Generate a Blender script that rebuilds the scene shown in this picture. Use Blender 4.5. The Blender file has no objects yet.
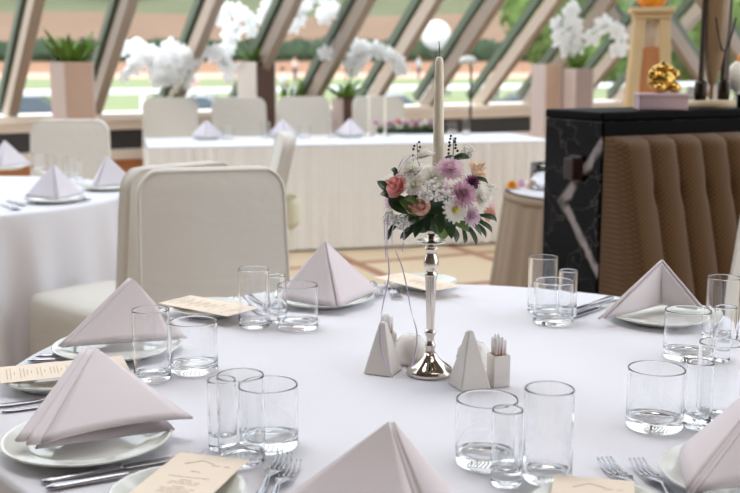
import bpy, bmesh, math, random
from mathutils import Vector, Matrix
random.seed(11)
R = random.random
U = random.uniform
PI = math.pi
scene = bpy.context.scene
COL = scene.collection

# ------------------------------------------------------------------ camera
FPX, YH, EYE = 1050.0, 66.0, 1.29
PITCH = math.atan((246.5 - YH) / FPX)
CP, SP = math.cos(PITCH), math.sin(PITCH)
TZ = 0.75                                   # table height


def ray(x, y):
    u = (x - 370) / FPX
    v = -(y - 246.5) / FPX
    return Vector((u, CP + v * SP, -SP + v * CP))


def P(x, y, z=TZ):
    d = ray(x, y)
    return Vector((0, 0, EYE)) + d * ((z - EYE) / d.z)


def A(x, y, Y):
    d = ray(x, y)
    return Vector((0, 0, EYE)) + d * (Y / d.y)


cam = bpy.data.objects.new('camera', bpy.data.cameras.new('camera'))
COL.objects.link(cam)
cam.location = (0, 0, EYE)
cam.rotation_euler = (PI / 2 - PITCH, 0, 0)
cam.data.sensor_width = 36
cam.data.lens = 36 * FPX / 740
cam.data.clip_end = 1000
cam.data.dof.use_dof = True
cam.data.dof.focus_distance = 1.78
cam.data.dof.aperture_fstop = 5.0
scene.camera = cam


# ------------------------------------------------------------------ materials
def S(r, g, b):
    def c(x):
        x /= 255.0
        return x / 12.92 if x <= 0.04045 else ((x + 0.055) / 1.055) ** 2.4
    return (c(r), c(g), c(b), 1)


def mat(name, col, rough=0.6, metal=0.0, var=0.06, scale=12.0, bump=0.0, bscale=60.0, spec=0.5,
        sheen=0.0, trans=0.0, ior=1.45, coat=0.0, col2=None, sub=0.0, transl=0.0):
    m = bpy.data.materials.new(name)
    m.use_nodes = True
    nt = m.node_tree
    b = nt.nodes['Principled BSDF']
    tc = nt.nodes.new('ShaderNodeTexCoord')
    n = nt.nodes.new('ShaderNodeTexNoise')
    n.inputs['Scale'].default_value = scale
    n.inputs['Detail'].default_value = 4
    nt.links.new(tc.outputs['Object'], n.inputs['Vector'])
    mx = nt.nodes.new('ShaderNodeMix')
    mx.data_type = 'RGBA'
    c1 = tuple(max(0, min(1, v * (1 - var))) for v in col[:3]) + (1,)
    c2 = col2 if col2 else tuple(max(0, min(1, v * (1 + var))) for v in col[:3]) + (1,)
    mx.inputs[6].default_value = c1
    mx.inputs[7].default_value = c2
    nt.links.new(n.outputs['Fac'], mx.inputs[0])
    nt.links.new(mx.outputs[2], b.inputs['Base Color'])
    b.inputs['Roughness'].default_value = rough
    b.inputs['Metallic'].default_value = metal
    b.inputs['Specular IOR Level'].default_value = spec
    b.inputs['IOR'].default_value = ior
    b.inputs['Transmission Weight'].default_value = trans
    b.inputs['Sheen Weight'].default_value = sheen
    b.inputs['Coat Weight'].default_value = coat
    if sub:
        b.inputs['Subsurface Weight'].default_value = sub
        b.inputs['Subsurface Radius'].default_value = (0.01, 0.008, 0.006)
    if bump:
        n2 = nt.nodes.new('ShaderNodeTexNoise')
        n2.inputs['Scale'].default_value = bscale
        n2.inputs['Detail'].default_value = 3
        nt.links.new(tc.outputs['Object'], n2.inputs['Vector'])
        bp = nt.nodes.new('ShaderNodeBump')
        bp.inputs['Strength'].default_value = bump
        bp.inputs['Distance'].default_value = 0.01
        nt.links.new(n2.outputs['Fac'], bp.inputs['Height'])
        nt.links.new(bp.outputs['Normal'], b.inputs['Normal'])
    if transl:
        out = nt.nodes['Material Output']
        tr = nt.nodes.new('ShaderNodeBsdfTranslucent')
        nt.links.new(mx.outputs[2], tr.inputs['Color'])
        ms = nt.nodes.new('ShaderNodeMixShader')
        ms.inputs[0].default_value = transl
        nt.links.new(b.outputs[0], ms.inputs[1])
        nt.links.new(tr.outputs[0], ms.inputs[2])
        nt.links.new(ms.outputs[0], out.inputs['Surface'])
    return m


M = {}
M['cloth'] = mat('white_table_linen', S(236, 234, 240), 0.85, var=0.02, scale=3, bump=0.10, bscale=9, spec=0.2, sheen=0.1)
M['napkin'] = mat('pale_lilac_napkin_linen', S(231, 220, 223), 0.85, var=0.02, scale=20, bump=0.05, bscale=500, spec=0.15, sheen=0.2)
M['napkin_far'] = mat('pale_white_napkin_linen', S(232, 226, 234), 0.85, var=0.02, scale=20, spec=0.15)
M['cover'] = mat('ivory_chair_cover', S(224, 218, 209), 0.85, var=0.03, scale=6, bump=0.35, bscale=7, spec=0.2, sheen=0.1)
def wrinkle(m):
    nt = m.node_tree
    b = nt.nodes['Principled BSDF']
    tc = nt.nodes.new('ShaderNodeTexCoord')
    mp = nt.nodes.new('ShaderNodeMapping')
    mp.inputs['Rotation'].default_value = (0, 0.5, 0)
    mp.inputs['Scale'].default_value = (3.5, 3.5, 6)
    n = nt.nodes.new('ShaderNodeTexNoise')
    n.inputs['Scale'].default_value = 1.0
    n.inputs['Detail'].default_value = 2
    n.inputs['Distortion'].default_value = 1.2
    bp = nt.nodes.new('ShaderNodeBump')
    bp.inputs['Strength'].default_value = 0.28
    bp.inputs['Distance'].default_value = 0.02
    nt.links.new(tc.outputs['Object'], mp.inputs['Vector'])
    nt.links.new(mp.outputs[0], n.inputs['Vector'])
    nt.links.new(n.outputs['Fac'], bp.inputs['Height'])
    nt.links.new(bp.outputs['Normal'], b.inputs['Normal'])


wrinkle(M['cover'])
M['sash'] = mat('pale_yellow_satin_sash', S(247, 244, 216), 0.5, var=0.04)
M['skirt'] = mat('ivory_pleated_skirting', S(241, 240, 238), 0.8, var=0.03)
M['brownskirt'] = mat('taupe_pleated_skirting', S(160, 140, 120), 0.75, var=0.05)
M['china'] = mat('ivory_glazed_china', S(236, 237, 230), 0.12, var=0.01, spec=0.6, coat=0.3)
M['ceramic'] = mat('warm_white_ceramic', S(238, 231, 224), 0.22, var=0.02, spec=0.5, coat=0.2)
M['paper'] = mat('cream_card_paper', S(250, 233, 214), 0.8, var=0.02, scale=50, spec=0.2)
M['ink'] = mat('grey_brown_ink', S(130, 118, 105), 0.8, var=0.05)
M['inkfaint'] = mat('pale_grey_brown_ink', S(208, 192, 170), 0.8, var=0.05)
M['steel'] = mat('polished_cutlery_steel', S(176, 174, 178), 0.16, 1.0, var=0.02)
M['silver'] = mat('polished_silver', S(218, 210, 200), 0.1, 1.0, var=0.03)
M['gold'] = mat('polished_gold', S(205, 164, 84), 0.2, 1.0, var=0.08, bump=0.3, bscale=40)
M['wax'] = mat('ivory_candle_wax', S(248, 239, 220), 0.45, var=0.03, sub=0.3)
M['wick'] = mat('charred_wick', S(120, 105, 95), 0.9)
M['taupe_metal'] = mat('taupe_painted_mullion', S(168, 152, 138), 0.45, var=0.05)
M['dark_green'] = mat('dark_green_outer_strip', S(70, 80, 62), 0.5, var=0.06)
M['white_paint'] = mat('white_painted_metal', S(246, 246, 246), 0.4, var=0.02)
M['cream_wall'] = mat('cream_plaster', S(250, 240, 228), 0.7, var=0.03)
M['plaster'] = mat('taupe_plaster', S(116, 108, 100), 0.8, var=0.03)
M['grille'] = mat('charcoal_convector_grille', S(66, 66, 68), 0.5, var=0.1)
M['lightwood'] = mat('honey_coloured_wood', S(206, 158, 104), 0.5, var=0.15, scale=6)
M['palewood'] = mat('pale_blond_wood', S(224, 196, 150), 0.5, var=0.1, scale=6)
M['orangewood'] = mat('orange_brown_wood', S(205, 140, 92), 0.55, var=0.12, scale=5)
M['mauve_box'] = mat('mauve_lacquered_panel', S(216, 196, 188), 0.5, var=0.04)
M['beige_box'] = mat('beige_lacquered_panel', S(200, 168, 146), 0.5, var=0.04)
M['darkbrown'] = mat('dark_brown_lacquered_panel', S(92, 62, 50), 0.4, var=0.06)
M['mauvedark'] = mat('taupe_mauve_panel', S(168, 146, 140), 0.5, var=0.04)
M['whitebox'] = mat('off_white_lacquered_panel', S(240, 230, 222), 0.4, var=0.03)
M['soil'] = mat('potting_soil', S(70, 52, 40), 0.95, var=0.2)
M['petal_white'] = mat('white_orchid_petals', S(253, 253, 253), 0.6, var=0.005, transl=0.5)
M['stemgreen'] = mat('green_stems', S(96, 120, 60), 0.6, var=0.1)
M['leafgreen'] = mat('bright_green_leaves', S(112, 152, 56), 0.4, var=0.25, scale=8, transl=0.25)
M['leafdark'] = mat('dark_green_leaves', S(44, 72, 38), 0.35, var=0.3, scale=30, transl=0.15)
M['leafmid'] = mat('fresh_green_leaves', S(104, 132, 62), 0.4, var=0.25, scale=30, transl=0.2)
M['mum_pink'] = mat('lilac_pink_petals', S(244, 220, 231), 0.7, var=0.06, scale=60, transl=0.35)
M['mum_mauve'] = mat('mauve_petals', S(228, 190, 208), 0.7, var=0.08, scale=60, transl=0.35)
M['mum_lilac'] = mat('lilac_petals', S(238, 218, 230), 0.7, var=0.06, scale=60, transl=0.35)
M['plum'] = mat('plum_petals', S(126, 66, 106), 0.7, var=0.15, scale=60)
M['white_petal'] = mat('cream_white_petals', S(253, 250, 243), 0.7, var=0.03, scale=60, transl=0.35)
M['coral'] = mat('coral_pink_petals', S(250, 198, 200), 0.65, var=0.12, scale=40, transl=0.35, col2=S(240, 160, 150))
M['salmon'] = mat('salmon_petals', S(252, 210, 194), 0.65, var=0.1, scale=40, transl=0.35)
M['peach'] = mat('peach_petals', S(253, 231, 211), 0.65, var=0.08, scale=40, transl=0.35)
M['yellowc'] = mat('yellow_green_flower_centre', S(206, 196, 84), 0.7, var=0.15, scale=200)
M['baby'] = mat('tiny_white_blossoms', S(246, 244, 240), 0.7, var=0.02)
M['berry'] = mat('dark_green_berries', S(42, 44, 38), 0.3, var=0.2)
M['ribbon'] = mat('lilac_satin_ribbon', S(205, 190, 222), 0.4, var=0.03)
M['pick'] = mat('pale_birch_toothpick', S(224, 180, 150), 0.6, var=0.06)
M['film'] = mat('clear_wrapper_film', S(255, 250, 250), 0.25, var=0.0, spec=0.6)
M['film'].node_tree.nodes['Principled BSDF'].inputs['Alpha'].default_value = 0.5
M['orange'] = mat('vivid_orange_rind', S(244, 158, 40), 0.4, var=0.1)  # plain orange base colour, without emission
M['pinkbox'] = mat('dusty_pink_card_box', S(206, 178, 184), 0.6, var=0.03)
M['darkmetal'] = mat('dark_bronze_metal', S(58, 50, 42), 0.3, 0.8, var=0.1)
M['horn'] = mat('brown_translucent_horn', S(150, 124, 94), 0.3, var=0.15, scale=8)
M['stone'] = mat('beige_stone_base', S(196, 176, 146), 0.5, var=0.08)
M['shell'] = mat('white_glazed_shell', S(244, 238, 226), 0.3, var=0.03)
M['black'] = mat('black_lacquer', S(6, 6, 7), 0.5, spec=0.06, var=0.1)
M['grass'] = mat('pale_green_lawn', S(134, 142, 100), 0.95, var=0.15, scale=0.4)
M['path'] = mat('pinkish_gravel_path', S(206, 170, 148), 0.95, var=0.08, scale=0.6)
M['earth'] = mat('orange_brown_earth', S(156, 116, 90), 0.95, var=0.15, scale=0.3)
M['bank'] = mat('brown_dry_bank', S(128, 102, 82), 0.95, var=0.14, scale=0.25)
M['hillgrass'] = mat('olive_hill_grass', S(100, 102, 74), 0.95, var=0.3, scale=0.12)
M['terrace'] = mat('pale_grey_terrace_paving', S(190, 188, 184), 0.9, var=0.06, scale=3)
M['asphalt'] = mat('grey_asphalt', S(150, 150, 152), 0.9, var=0.08, scale=2)
M['hedge'] = mat('deep_green_hedge_leaves', S(54, 72, 48), 0.7, var=0.35, scale=1.2, transl=0.15)
M['treegreen'] = mat('light_green_tree_leaves', S(112, 136, 70), 0.7, var=0.3, scale=1.0, transl=0.3)
M['treeolive'] = mat('olive_tree_leaves', S(116, 130, 84), 0.7, var=0.3, scale=1.0, transl=0.2)
M['treerust'] = mat('rust_tree_leaves', S(176, 116, 78), 0.7, var=0.3, scale=1.0, transl=0.2)
M['bark'] = mat('grey_brown_bark', S(104, 88, 74), 0.9, var=0.2)
M['carwhite'] = mat('white_car_paint', S(226, 228, 230), 0.25, var=0.02, coat=0.6)
M['cargrey'] = mat('silver_car_paint', S(160, 166, 172), 0.25, 0.3, var=0.02, coat=0.6)
M['carglass'] = mat('tinted_car_glass', S(70, 80, 88), 0.08, var=0.02)
M['rubber'] = mat('black_rubber', S(36, 36, 36), 0.8)
M['skin'] = mat('skin', S(214, 168, 142), 0.6)
M['hair'] = mat('brown_hair', S(72, 52, 40), 0.7)
M['hatwhite'] = mat('white_cotton_hat', S(246, 244, 240), 0.8)
M['shirtpink'] = mat('pale_pink_shirt', S(230, 196, 200), 0.8)
M['shirtblue'] = mat('pale_blue_shirt', S(176, 202, 228), 0.8)
M['shirtred'] = mat('red_shirt', S(206, 104, 92), 0.8)
M['trouser'] = mat('dark_blue_trousers', S(66, 72, 92), 0.8)
M['opal'] = mat('opal_white_lamp_glass', S(216, 216, 210), 0.3, var=0.01)


def glass_mat():
    m = bpy.data.materials.new('clear_drinking_glass')
    m.use_nodes = True
    nt = m.node_tree
    b = nt.nodes['Principled BSDF']
    b.inputs['Roughness'].default_value = 0.0
    b.inputs['Transmission Weight'].default_value = 1.0
    b.inputs['IOR'].default_value = 1.47
    tc = nt.nodes.new('ShaderNodeTexCoord')
    n = nt.nodes.new('ShaderNodeTexNoise')
    n.inputs['Scale'].default_value = 30
    nt.links.new(tc.outputs['Object'], n.inputs['Vector'])
    mx = nt.nodes.new('ShaderNodeMix')
    mx.data_type = 'RGBA'
    mx.inputs[6].default_value = (0.985, 0.99, 0.995, 1)
    mx.inputs[7].default_value = (0.995, 1.0, 1.0, 1)
    nt.links.new(n.outputs['Fac'], mx.inputs[0])
    nt.links.new(mx.outputs[2], b.inputs['Base Color'])
    return m


M['glass'] = glass_mat()


def pane_mat():
    m = bpy.data.materials.new('clear_window_pane')
    m.use_nodes = True
    nt = m.node_tree
    nt.nodes.remove(nt.nodes['Principled BSDF'])
    out = nt.nodes['Material Output']
    t = nt.nodes.new('ShaderNodeBsdfTransparent')
    t.inputs['Color'].default_value = (0.93, 0.95, 0.95, 1)
    g = nt.nodes.new('ShaderNodeBsdfGlossy')
    g.inputs['Roughness'].default_value = 0.02
    fr = nt.nodes.new('ShaderNodeFresnel')
    fr.inputs['IOR'].default_value = 1.12
    ms = nt.nodes.new('ShaderNodeMixShader')
    nt.links.new(fr.outputs[0], ms.inputs[0])
    nt.links.new(t.outputs[0], ms.inputs[1])
    nt.links.new(g.outputs[0], ms.inputs[2])
    nt.links.new(ms.outputs[0], out.inputs['Surface'])
    return m


M['pane'] = pane_mat()


def node_mat(name, rough):
    m = bpy.data.materials.new(name)
    m.use_nodes = True
    nt = m.node_tree
    b = nt.nodes['Principled BSDF']
    b.inputs['Roughness'].default_value = rough
    tc = nt.nodes.new('ShaderNodeTexCoord')
    return m, nt, b, tc


def mathn(nt, op, a, b=None, c=None):
    n = nt.nodes.new('ShaderNodeMath')
    n.operation = op
    for i, v in enumerate((a, b, c)):
        if v is None:
            continue
        if isinstance(v, (int, float)):
            n.inputs[i].default_value = v
        else:
            nt.links.new(v, n.inputs[i])
    return n.outputs[0]


def marble_mat():
    m, nt, b, tc = node_mat('black_marble_white_veins', 0.22)
    sep = nt.nodes.new('ShaderNodeSeparateXYZ')
    nt.links.new(tc.outputs['Object'], sep.inputs[0])
    nz = nt.nodes.new('ShaderNodeTexNoise')
    nz.inputs['Scale'].default_value = 9
    nz.inputs['Detail'].default_value = 5
    nt.links.new(tc.outputs['Object'], nz.inputs['Vector'])
    # a bold V-shaped vein across the slab, wobbling with noise
    dz = mathn(nt, 'ABSOLUTE', mathn(nt, 'SUBTRACT', sep.outputs['Z'], 0.85))
    path = mathn(nt, 'SUBTRACT', 0.19, mathn(nt, 'MULTIPLY', dz, 0.95))
    d = mathn(nt, 'SUBTRACT', mathn(nt, 'ADD', sep.outputs['Y'], mathn(nt, 'MULTIPLY', sep.outputs['X'], 0.7)), path)
    d = mathn(nt, 'ADD', d, mathn(nt, 'MULTIPLY', mathn(nt, 'SUBTRACT', nz.outputs['Fac'], 0.5), 0.09))
    mr = nt.nodes.new('ShaderNodeMapRange')
    mr.inputs['From Min'].default_value = 0.012
    mr.inputs['From Max'].default_value = 0.030
    mr.inputs['To Min'].default_value = 1
    mr.inputs['To Max'].default_value = 0
    nt.links.new(mathn(nt, 'ABSOLUTE', d), mr.inputs['Value'])
    v = nt.nodes.new('ShaderNodeTexVoronoi')
    v.feature = 'DISTANCE_TO_EDGE'
    v.inputs['Scale'].default_value = 4.5
    ad = nt.nodes.new('ShaderNodeMix')
    ad.data_type = 'RGBA'
    ad.blend_type = 'ADD'
    ad.inputs[0].default_value = 0.35
    nt.links.new(tc.outputs['Object'], ad.inputs[6])
    nt.links.new(nz.outputs['Color'], ad.inputs[7])
    nt.links.new(ad.outputs[2], v.inputs['Vector'])
    m2 = nt.nodes.new('ShaderNodeMapRange')
    m2.inputs['From Min'].default_value = 0.0
    m2.inputs['From Max'].default_value = 0.025
    m2.inputs['To Min'].default_value = 0.14
    m2.inputs['To Max'].default_value = 0
    nt.links.new(v.outputs['Distance'], m2.inputs['Value'])
    brk = mathn(nt, 'MULTIPLY', mr.outputs[0], mathn(nt, 'MINIMUM', mathn(nt, 'MULTIPLY', mathn(nt, 'SUBTRACT', nz.outputs['Fac'], 0.30), 4.0), 0.8))
    fac = mathn(nt, 'MAXIMUM', brk, m2.outputs[0])
    mx = nt.nodes.new('ShaderNodeMix')
    mx.data_type = 'RGBA'
    mx.inputs[6].default_value = S(9, 9, 13)
    mx.inputs[7].default_value = S(178, 168, 166)
    nt.links.new(fac, mx.inputs[0])
    nt.links.new(mx.outputs[2], b.inputs['Base Color'])
    return m


M['marble'] = marble_mat()
M['marble'].node_tree.nodes['Principled BSDF'].inputs['Specular IOR Level'].default_value = 0.10


def upholstery_mat():
    m, nt, b, tc = node_mat('brown_lattice_upholstery', 0.8)
    sep = nt.nodes.new('ShaderNodeSeparateXYZ')
    nt.links.new(tc.outputs['Object'], sep.inputs[0])
    k = 200.0
    a = mathn(nt, 'SINE', mathn(nt, 'MULTIPLY', mathn(nt, 'ADD', sep.outputs['X'], sep.outputs['Z']), k))
    c = mathn(nt, 'SINE', mathn(nt, 'MULTIPLY', mathn(nt, 'SUBTRACT', sep.outputs['X'], sep.outputs['Z']), k))
    f = mathn(nt, 'POWER', mathn(nt, 'MINIMUM', mathn(nt, 'ABSOLUTE', a), mathn(nt, 'ABSOLUTE', c)), 0.6)
    mx = nt.nodes.new('ShaderNodeMix')
    mx.data_type = 'RGBA'
    mx.inputs[6].default_value = S(66, 43, 19)
    mx.inputs[7].default_value = S(102, 71, 36)
    nt.links.new(f, mx.inputs[0])
    nt.links.new(mx.outputs[2], b.inputs['Base Color'])
    b.inputs['Sheen Weight'].default_value = 0.2
    b.inputs['Specular IOR Level'].default_value = 0.25
    return m


M['booth'] = upholstery_mat()


def floor_mat():
    m, nt, b, tc = node_mat('sand_tiles_terracotta_bands', 0.45)
    mp = nt.nodes.new('ShaderNodeMapping')
    mp.inputs['Rotation'].default_value = (0, 0, math.radians(-24))
    nt.links.new(tc.outputs['Object'], mp.inputs['Vector'])
    br = nt.nodes.new('ShaderNodeTexBrick')
    br.offset = 0.0
    br.inputs['Color1'].default_value = S(214, 190, 158)
    br.inputs['Color2'].default_value = S(204, 180, 148)
    br.inputs['Mortar'].default_value = S(158, 108, 80)
    br.inputs['Scale'].default_value = 1.0
    br.inputs['Mortar Size'].default_value = 0.045
    br.inputs['Brick Width'].default_value = 0.9
    br.inputs['Row Height'].default_value = 0.9
    nt.links.new(mp.outputs[0], br.inputs['Vector'])
    nt.links.new(br.outputs['Color'], b.inputs['Base Color'])
    return m


M['floor'] = floor_mat()


# ------------------------------------------------------------------ mesh builder
class MB:
    def __init__(s):
        s.v, s.f = [], []

    def add(s, vs, fs):
        o = len(s.v)
        s.v += [Vector(p) for p in vs]
        s.f += [tuple(i + o for i in f) for f in fs]
        return s

    def box(s, c, size, rot=None):
        x, y, z = size[0] / 2, size[1] / 2, size[2] / 2
        vs = [Vector((i * x, j * y, k * z)) for i in (-1, 1) for j in (-1, 1) for k in (-1, 1)]
        if rot is not None:
            vs = [rot @ p for p in vs]
        c = Vector(c)
        return s.add([p + c for p in vs], [(0, 1, 3, 2), (4, 6, 7, 5), (0, 4, 5, 1), (2, 3, 7, 6), (0, 2, 6, 4), (1, 5, 7, 3)])

    def lathe(s, prof, n=32, c=(0, 0, 0), close=False, sx=1, sy=1):
        """prof: list of (r, z). Poles (r=0) become single verts."""
        o = len(s.v)
        c = Vector(c)
        idx = []
        for r, z in prof:
            if r < 1e-6:
                s.v.append(c + Vector((0, 0, z)))
                idx.append([len(s.v) - 1] * n)
            else:
                k = len(s.v)
                for i in range(n):
                    a = 2 * PI * i / n
                    s.v.append(c + Vector((r * math.cos(a) * sx, r * math.sin(a) * sy, z)))
                idx.append([k + i for i in range(n)])
        pairs = list(zip(idx[:-1], idx[1:]))
        if close:
            pairs.append((idx[-1], idx[0]))
        for a_, b_ in pairs:
            for i in range(n):
                j = (i + 1) % n
                q = [a_[i], a_[j], b_[j], b_[i]]
                u = []
                for t in q:
                    if t not in u:
                        u.append(t)
                if len(u) > 2:
                    s.f.append(tuple(u))
        return s

    def tube(s, pts, r, n=8, cap=True):
        pts = [Vector(p) for p in pts]
        rs = r if isinstance(r, (list, tuple)) else [r] * len(pts)
        rings = []
        up = None
        for i, p in enumerate(pts):
            t = (pts[min(i + 1, len(pts) - 1)] - pts[max(i - 1, 0)])
            if t.length < 1e-9:
                t = Vector((0, 0, 1))
            t.normalize()
            if up is None:
                up = Vector((1, 0, 0)) if abs(t.x) < 0.9 else Vector((0, 1, 0))
            a = (up - t * up.dot(t)).normalized()
            up = a
            b = t.cross(a)
            k = len(s.v)
            for j in range(n):
                an = 2 * PI * j / n
                s.v.append(p + (a * math.cos(an) + b * math.sin(an)) * rs[i])
            rings.append(k)
        for a_, b_ in zip(rings[:-1], rings[1:]):
            for j in range(n):
                q = (j + 1) % n
                s.f.append((a_ + j, a_ + q, b_ + q, b_ + j))
        if cap:
            s.f.append(tuple(rings[0] + j for j in reversed(range(n))))
            s.f.append(tuple(rings[-1] + j for j in range(n)))
        return s

    def patch(s, fn, nu, nv):
        k = len(s.v)
        for i in range(nu + 1):
            for j in range(nv + 1):
                s.v.append(Vector(fn(i / nu, j / nv)))
        for i in range(nu):
            for j in range(nv):
                a = k + i * (nv + 1) + j
                s.f.append((a, a + 1, a + nv + 2, a + nv + 1))
        return s

    def ball(s, c, r, sub=2, sc=(1, 1, 1), jit=0.0):
        bm = bmesh.new()
        bmesh.ops.create_icosphere(bm, subdivisions=sub, radius=1)
        c = Vector(c)
        bm.verts.ensure_lookup_table()
        vs = []
        for v in bm.verts:
            q = v.co * (1 + U(-jit, jit))
            vs.append(c + Vector((q.x * r * sc[0], q.y * r * sc[1], q.z * r * sc[2])))
        fs = [tuple(w.index for w in f.verts) for f in bm.faces]
        bm.free()
        return s.add(vs, fs)

    def build(s, name, m, parent=None, smooth=True, loc=None, mods=()):
        me = bpy.data.meshes.new(name)
        off = Vector(loc) if loc is not None else Vector((0, 0, 0))
        me.from_pydata([tuple(p - off) for p in s.v], [], s.f)
        me.materials.append(m)
        me.update()
        bm = bmesh.new()
        bm.from_mesh(me)
        bmesh.ops.recalc_face_normals(bm, faces=bm.faces)
        bm.to_mesh(me)
        bm.free()
        if smooth:
            for p in me.polygons:
                p.use_smooth = True
        o = bpy.data.objects.new(name, me)
        COL.objects.link(o)
        if loc is not None:
            o.location = loc
        if parent is not None:
            o.parent = parent
        for md in mods:
            if md[0] == 'bevel':
                b = o.modifiers.new('bevel', 'BEVEL')
                b.width, b.segments = md[1], md[2]
                b.limit_method = 'ANGLE'
                b.angle_limit = math.radians(md[3] if len(md) > 3 else 35)
            elif md[0] == 'solid':
                b = o.modifiers.new('solidify', 'SOLIDIFY')
                b.thickness = md[1]
                b.offset = md[2] if len(md) > 2 else 0
            elif md[0] == 'sub':
                b = o.modifiers.new('subsurf', 'SUBSURF')
                b.levels = b.render_levels = md[1]
        return o


def sharp(o, deg=40):
    """mark sharp edges so smooth shading keeps hard corners"""
    me = o.data
    bm = bmesh.new()
    bm.from_mesh(me)
    for e in bm.edges:
        if len(e.link_faces) == 2 and e.calc_face_angle(0) > math.radians(deg):
            e.smooth = False
    bm.to_mesh(me)
    bm.free()
    return o


def tag(o, label, cat, group=None, kind=None):
    o['label'] = label
    o['category'] = cat
    if group:
        o['group'] = group
    if kind:
        o['kind'] = kind
    return o


def thing(name, label, cat, loc=(0, 0, 0), rz=0.0, group=None, scale=1.0):
    o = bpy.data.objects.new(name, None)
    COL.objects.link(o)
    o.empty_display_size = 0.05
    o.location = loc
    o.rotation_euler = (0, 0, rz)
    o.scale = (scale, scale, scale)
    return tag(o, label, cat, group)


def struct(o):
    o['kind'] = 'structure'
    return o


def dup(root, loc, rz, label, group=None, scale=None):
    r = root.copy()
    COL.objects.link(r)
    r.location = loc
    r.rotation_euler = (0, 0, rz)
    if scale:
        r.scale = (scale, scale, scale)
    r['label'] = label
    if group:
        r['group'] = group
    for ch in list(root.children):
        c = ch.copy()
        COL.objects.link(c)
        c.parent = r
        for g in list(ch.children):
            d = g.copy()
            COL.objects.link(d)
            d.parent = c
    return r


def Rz(a):
    return Matrix.Rotation(a, 3, 'Z')


def frame(n):
    n = Vector(n).normalized()
    a = Vector((0, 0, 1)) if abs(n.z) < 0.9 else Vector((0, 1, 0))
    x = a.cross(n).normalized()
    y = n.cross(x)
    return Matrix((x, y, n)).transposed()


# ================================================================== SETTING
WB = Vector((0.86, 11.3, 0))                     # a point on the base line of the raked glazing
W1 = Vector((0.86, 0.55, 0)).normalized()        # along the back glazing
N1 = Vector((W1.y, -W1.x, 0))                    # towards the room
CORNER = WB + W1 * 2.98
SILL = 0.88
TOPZ = 5.2
LEAN = 1.10                                       # metres inward per metre of height


def glazing(idx, base0, w, nin, count, first, step, corner_start):
    """raked glazing from base0 along w; bars at first+k*step"""
    win = bpy.data.objects.new('window_%d' % idx, None)
    COL.objects.link(win)
    struct(win)
    win.location = base0
    hh = TOPZ - SILL
    up = (nin * LEAN + Vector((0, 0, 1)))
    upn = up.normalized()
    outn = (-nin + Vector((0, 0, LEAN))).normalized()
    rot = Matrix((w, upn, outn)).transposed()
    L = up.length * hh
    ts = [first + k * step for k in range(count)]
    for t in ts:
        p0 = w * t + Vector((0, 0, SILL - 0.04))
        mb = MB().box(p0 + upn * (L / 2) + outn * 0.02, (0.085, L, 0.14), rot)
        mb.build('mullion', M['taupe_metal'], win, smooth=False, mods=[('bevel', 0.008, 2)])
        mb = MB().box(p0 + upn * (L / 2) + outn * 0.16 - w * 0.045, (0.055, L, 0.08), rot)
        mb.build('outer_strip', M['dark_green'], win, smooth=False)  # dark green strip outside the pane, beside each mullion
    for t in ts[:-1]:
        a = w * t + Vector((0, 0, SILL)) + outn * 0.06
        b = a + w * step
        MB().add([a, b, b + up * hh, a + up * hh], [(0, 1, 2, 3)]).build('pane', M['pane'], win, smooth=False)
    return win


STEP = 0.71
glazing(1, Vector(WB), W1, N1, 22, -0.335 - STEP * 17, STEP, False)
W2 = Vector((0.51, -0.86, 0)).normalized()
N2 = Vector((-W1.x, -W1.y, 0))
glazing(2, Vector(CORNER), W2, N2, 17, 0.42, STEP, True)
# hip rafter where the two faces meet
hipd = (N1 * LEAN + N2 * LEAN + Vector((0, 0, 1)))
hb = MB().tube([CORNER + Vector((0, 0, SILL)), CORNER + Vector((0, 0, SILL)) + hipd * (TOPZ - SILL)], 0.08, 8)
struct(hb.build('trim_1', M['taupe_metal'], smooth=False))


def lowwall(name, p0, w, nin, L):
    r = Matrix((w, -nin, Vector((0, 0, 1)))).transposed()
    root = bpy.data.objects.new(name, None)
    COL.objects.link(root)
    struct(root)
    root.location = p0
    mid = w * (L / 2)

    def b(nm, off, dep, z0, z1, m):
        MB().box(mid + nin * (off - dep / 2) + Vector((0, 0, (z0 + z1) / 2)), (L, dep, z1 - z0), r).build(nm, m, root, smooth=False, mods=[('bevel', 0.006, 2)])
    b('core', 0.02, 0.30, -0.05, 0.83, M['cream_wall'])
    b('sill', 0.14, 0.50, 0.815, SILL, M['cream_wall'])
    b('fascia', 0.10, 0.08, 0.74, 0.813, M['cream_wall'])
    b('grille', 0.06, 0.04, 0.57, 0.738, M['grille'])
    b('ledge', 0.12, 0.10, 0.48, 0.568, M['cream_wall'])
    b('panelling', 0.07, 0.05, 0.0, 0.478, M['orangewood'])


lowwall('wall_back', WB - W1 * 12.5, W1, N1, 12.5 + 2.98)
lowwall('wall_right', Vector(CORNER), W2, N2, 12.0)

fl = MB().patch(lambda u, v: (-9 + 18 * u, -5 + 20 * v, 0), 1, 1)
# floor cut to the room: polygon
E1 = WB - W1 * 12.5
E2 = CORNER + W2 * 12
room = [E1, CORNER, E2, Vector((E2.x, -4, 0)), Vector((E1.x, -4, 0))]
o = MB().add([Vector(p) for p in room] + [Vector(p) - Vector((0, 0, 0.1)) for p in room],
             [(0, 1, 2, 3, 4), (9, 8, 7, 6, 5)] + [(i, (i + 1) % 5, 5 + (i + 1) % 5, 5 + i) for i in range(5)]).build('floor', M['floor'], smooth=False)
struct(o)
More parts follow.
